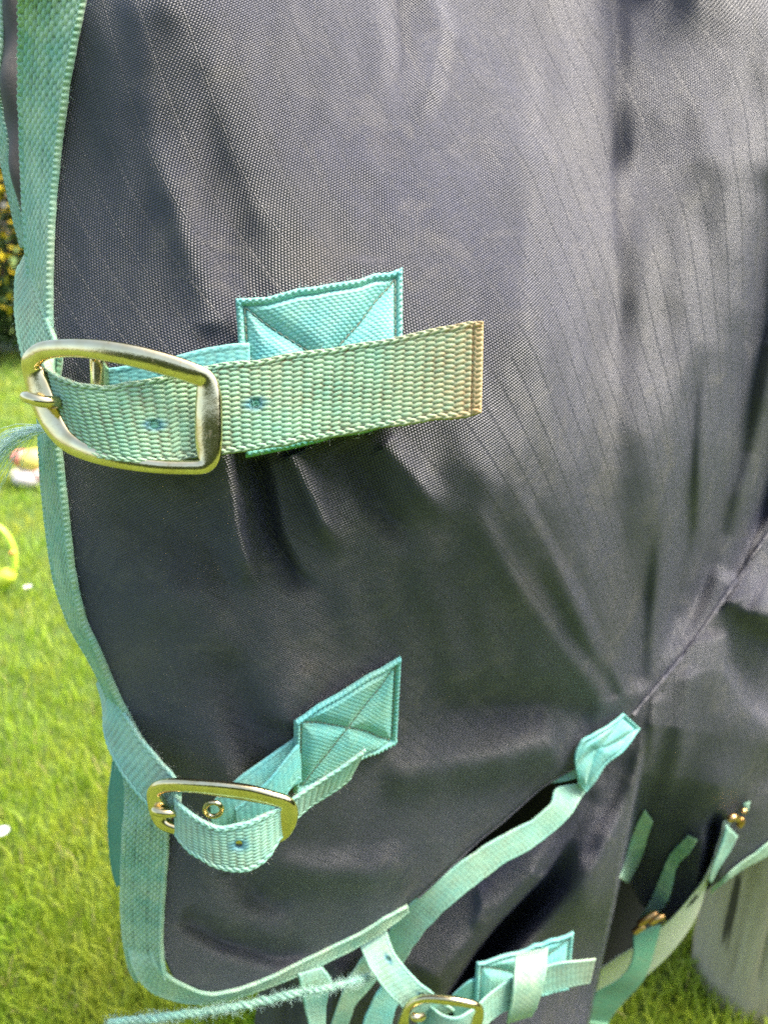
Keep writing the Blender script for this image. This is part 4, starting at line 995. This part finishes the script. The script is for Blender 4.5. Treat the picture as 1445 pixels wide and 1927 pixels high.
for px, py, sz, lab in ((12, 1590, .017, 'open white daisy in the grass at the left edge, level with the lower buckle'), (57, 1118, .016, 'small white daisy in the grass right of the lime hoop')):
    p = ground_at(px, py+10)
    d = empty('daisy', lab, 'flower', tuple(p), 'daisies in the lawn')
    J = Joined()
    for k in range(13):
        b_ = 2*math.pi*k/13; c_, s_ = math.cos(b_), math.sin(b_)
        V_ = [(x_*c_-y_*s_, x_*s_+y_*c_, z_) for x_, y_, z_ in ((.003, -.002, .05), (.6*sz, -.0035, .053), (sz, 0, .052), (.6*sz, .0035, .053), (.003, .002, .05))]
        J.add(np.array(V_), [(0, 1, 2, 3, 4)])
    J.build('petals', M_PETAL, d)
    V_, F_ = rod_profile([[0, 0, .048], [0, 0, .057]], .005, 8, 10); mesh_obj('eye', V_, F_, M_EYE, d)
    V_, F_ = tube_data(np.array([[.004, 0, -.005], [.002, 0, .025], [0, 0, .05]]), .0012, 6); mesh_obj('stem', V_, F_, M_STEM, d)

# wooden post
pc = ground_at(1408, 1838); pc = pc+np.array([0, .0, 0])
def wood():
    m, n, b = new_mat('weathered_wood'); N = NB(n)
    tc = N.node('ShaderNodeTexCoord'); mp_ = N.node('ShaderNodeMapping'); mp_.inputs['Scale'].default_value = (1, 1, .07)
    n.links.new(tc.outputs['Object'], mp_.inputs[0])
    g_ = N.noise(60, 8, .7, mp_.outputs[0], .3)
    c = N.mix(N.ramp(g_, .3, .7), (.34, .29, .19), (.58, .51, .36))
    c = N.mix(N.math('MULTIPLY', N.ramp(N.noise(9, 4, .6, mp_.outputs[0]), .55, .7), .6), c, (.30, .19, .09))
    c = N.mix(N.ramp(N.noise(34, 4, .5, mp_.outputs[0]), .33, .28), c, (.07, .06, .04))
    n.links.new(c, b.inputs['Base Color']); b.inputs['Roughness'].default_value = .85
    n.links.new(N.bump(g_, .004, .6), b.inputs['Normal'])
    return m
nu, nv = 60, 120
zz = np.linspace(-.03, .52, nu)[:, None]; ph = np.linspace(0, 2*math.pi, nv, endpoint=False)[None]
rr = .098+.002*np.sin(3*ph+1)+.0015*np.sin(11*ph+zz*3)
for ca, dep, w_, z0, z1 in ((-2.05, .012, .022, .06, .30), (-1.75, .008, .016, .0, .12), (-1.45, .010, .020, .10, .5), (-2.45, .005, .014, .0, .2), (-1.1, .008, .016, .0, .4)):
    dd = np.angle(np.exp(1j*(ph-ca-.05*np.sin(zz*9))))
    rr = rr-dep*np.exp(-(dd/w_)**2)*np.clip((zz-z0)/.05, 0, 1)*np.clip((z1-zz)/.05, 0, 1)
V_ = np.stack([rr*np.cos(ph), rr*np.sin(ph), zz+0*ph], -1).reshape(-1, 3)
F_ = [tuple(q) for q in grid_faces(nu, nv, True).tolist()]+[tuple(range((nu-1)*nv, nu*nv))]
post = mesh_obj('wooden_post', V_, F_, wood()); post.location = tuple(pc)
tag(post, 'weathered round grey wooden post standing in the grass at the lower right', 'post')
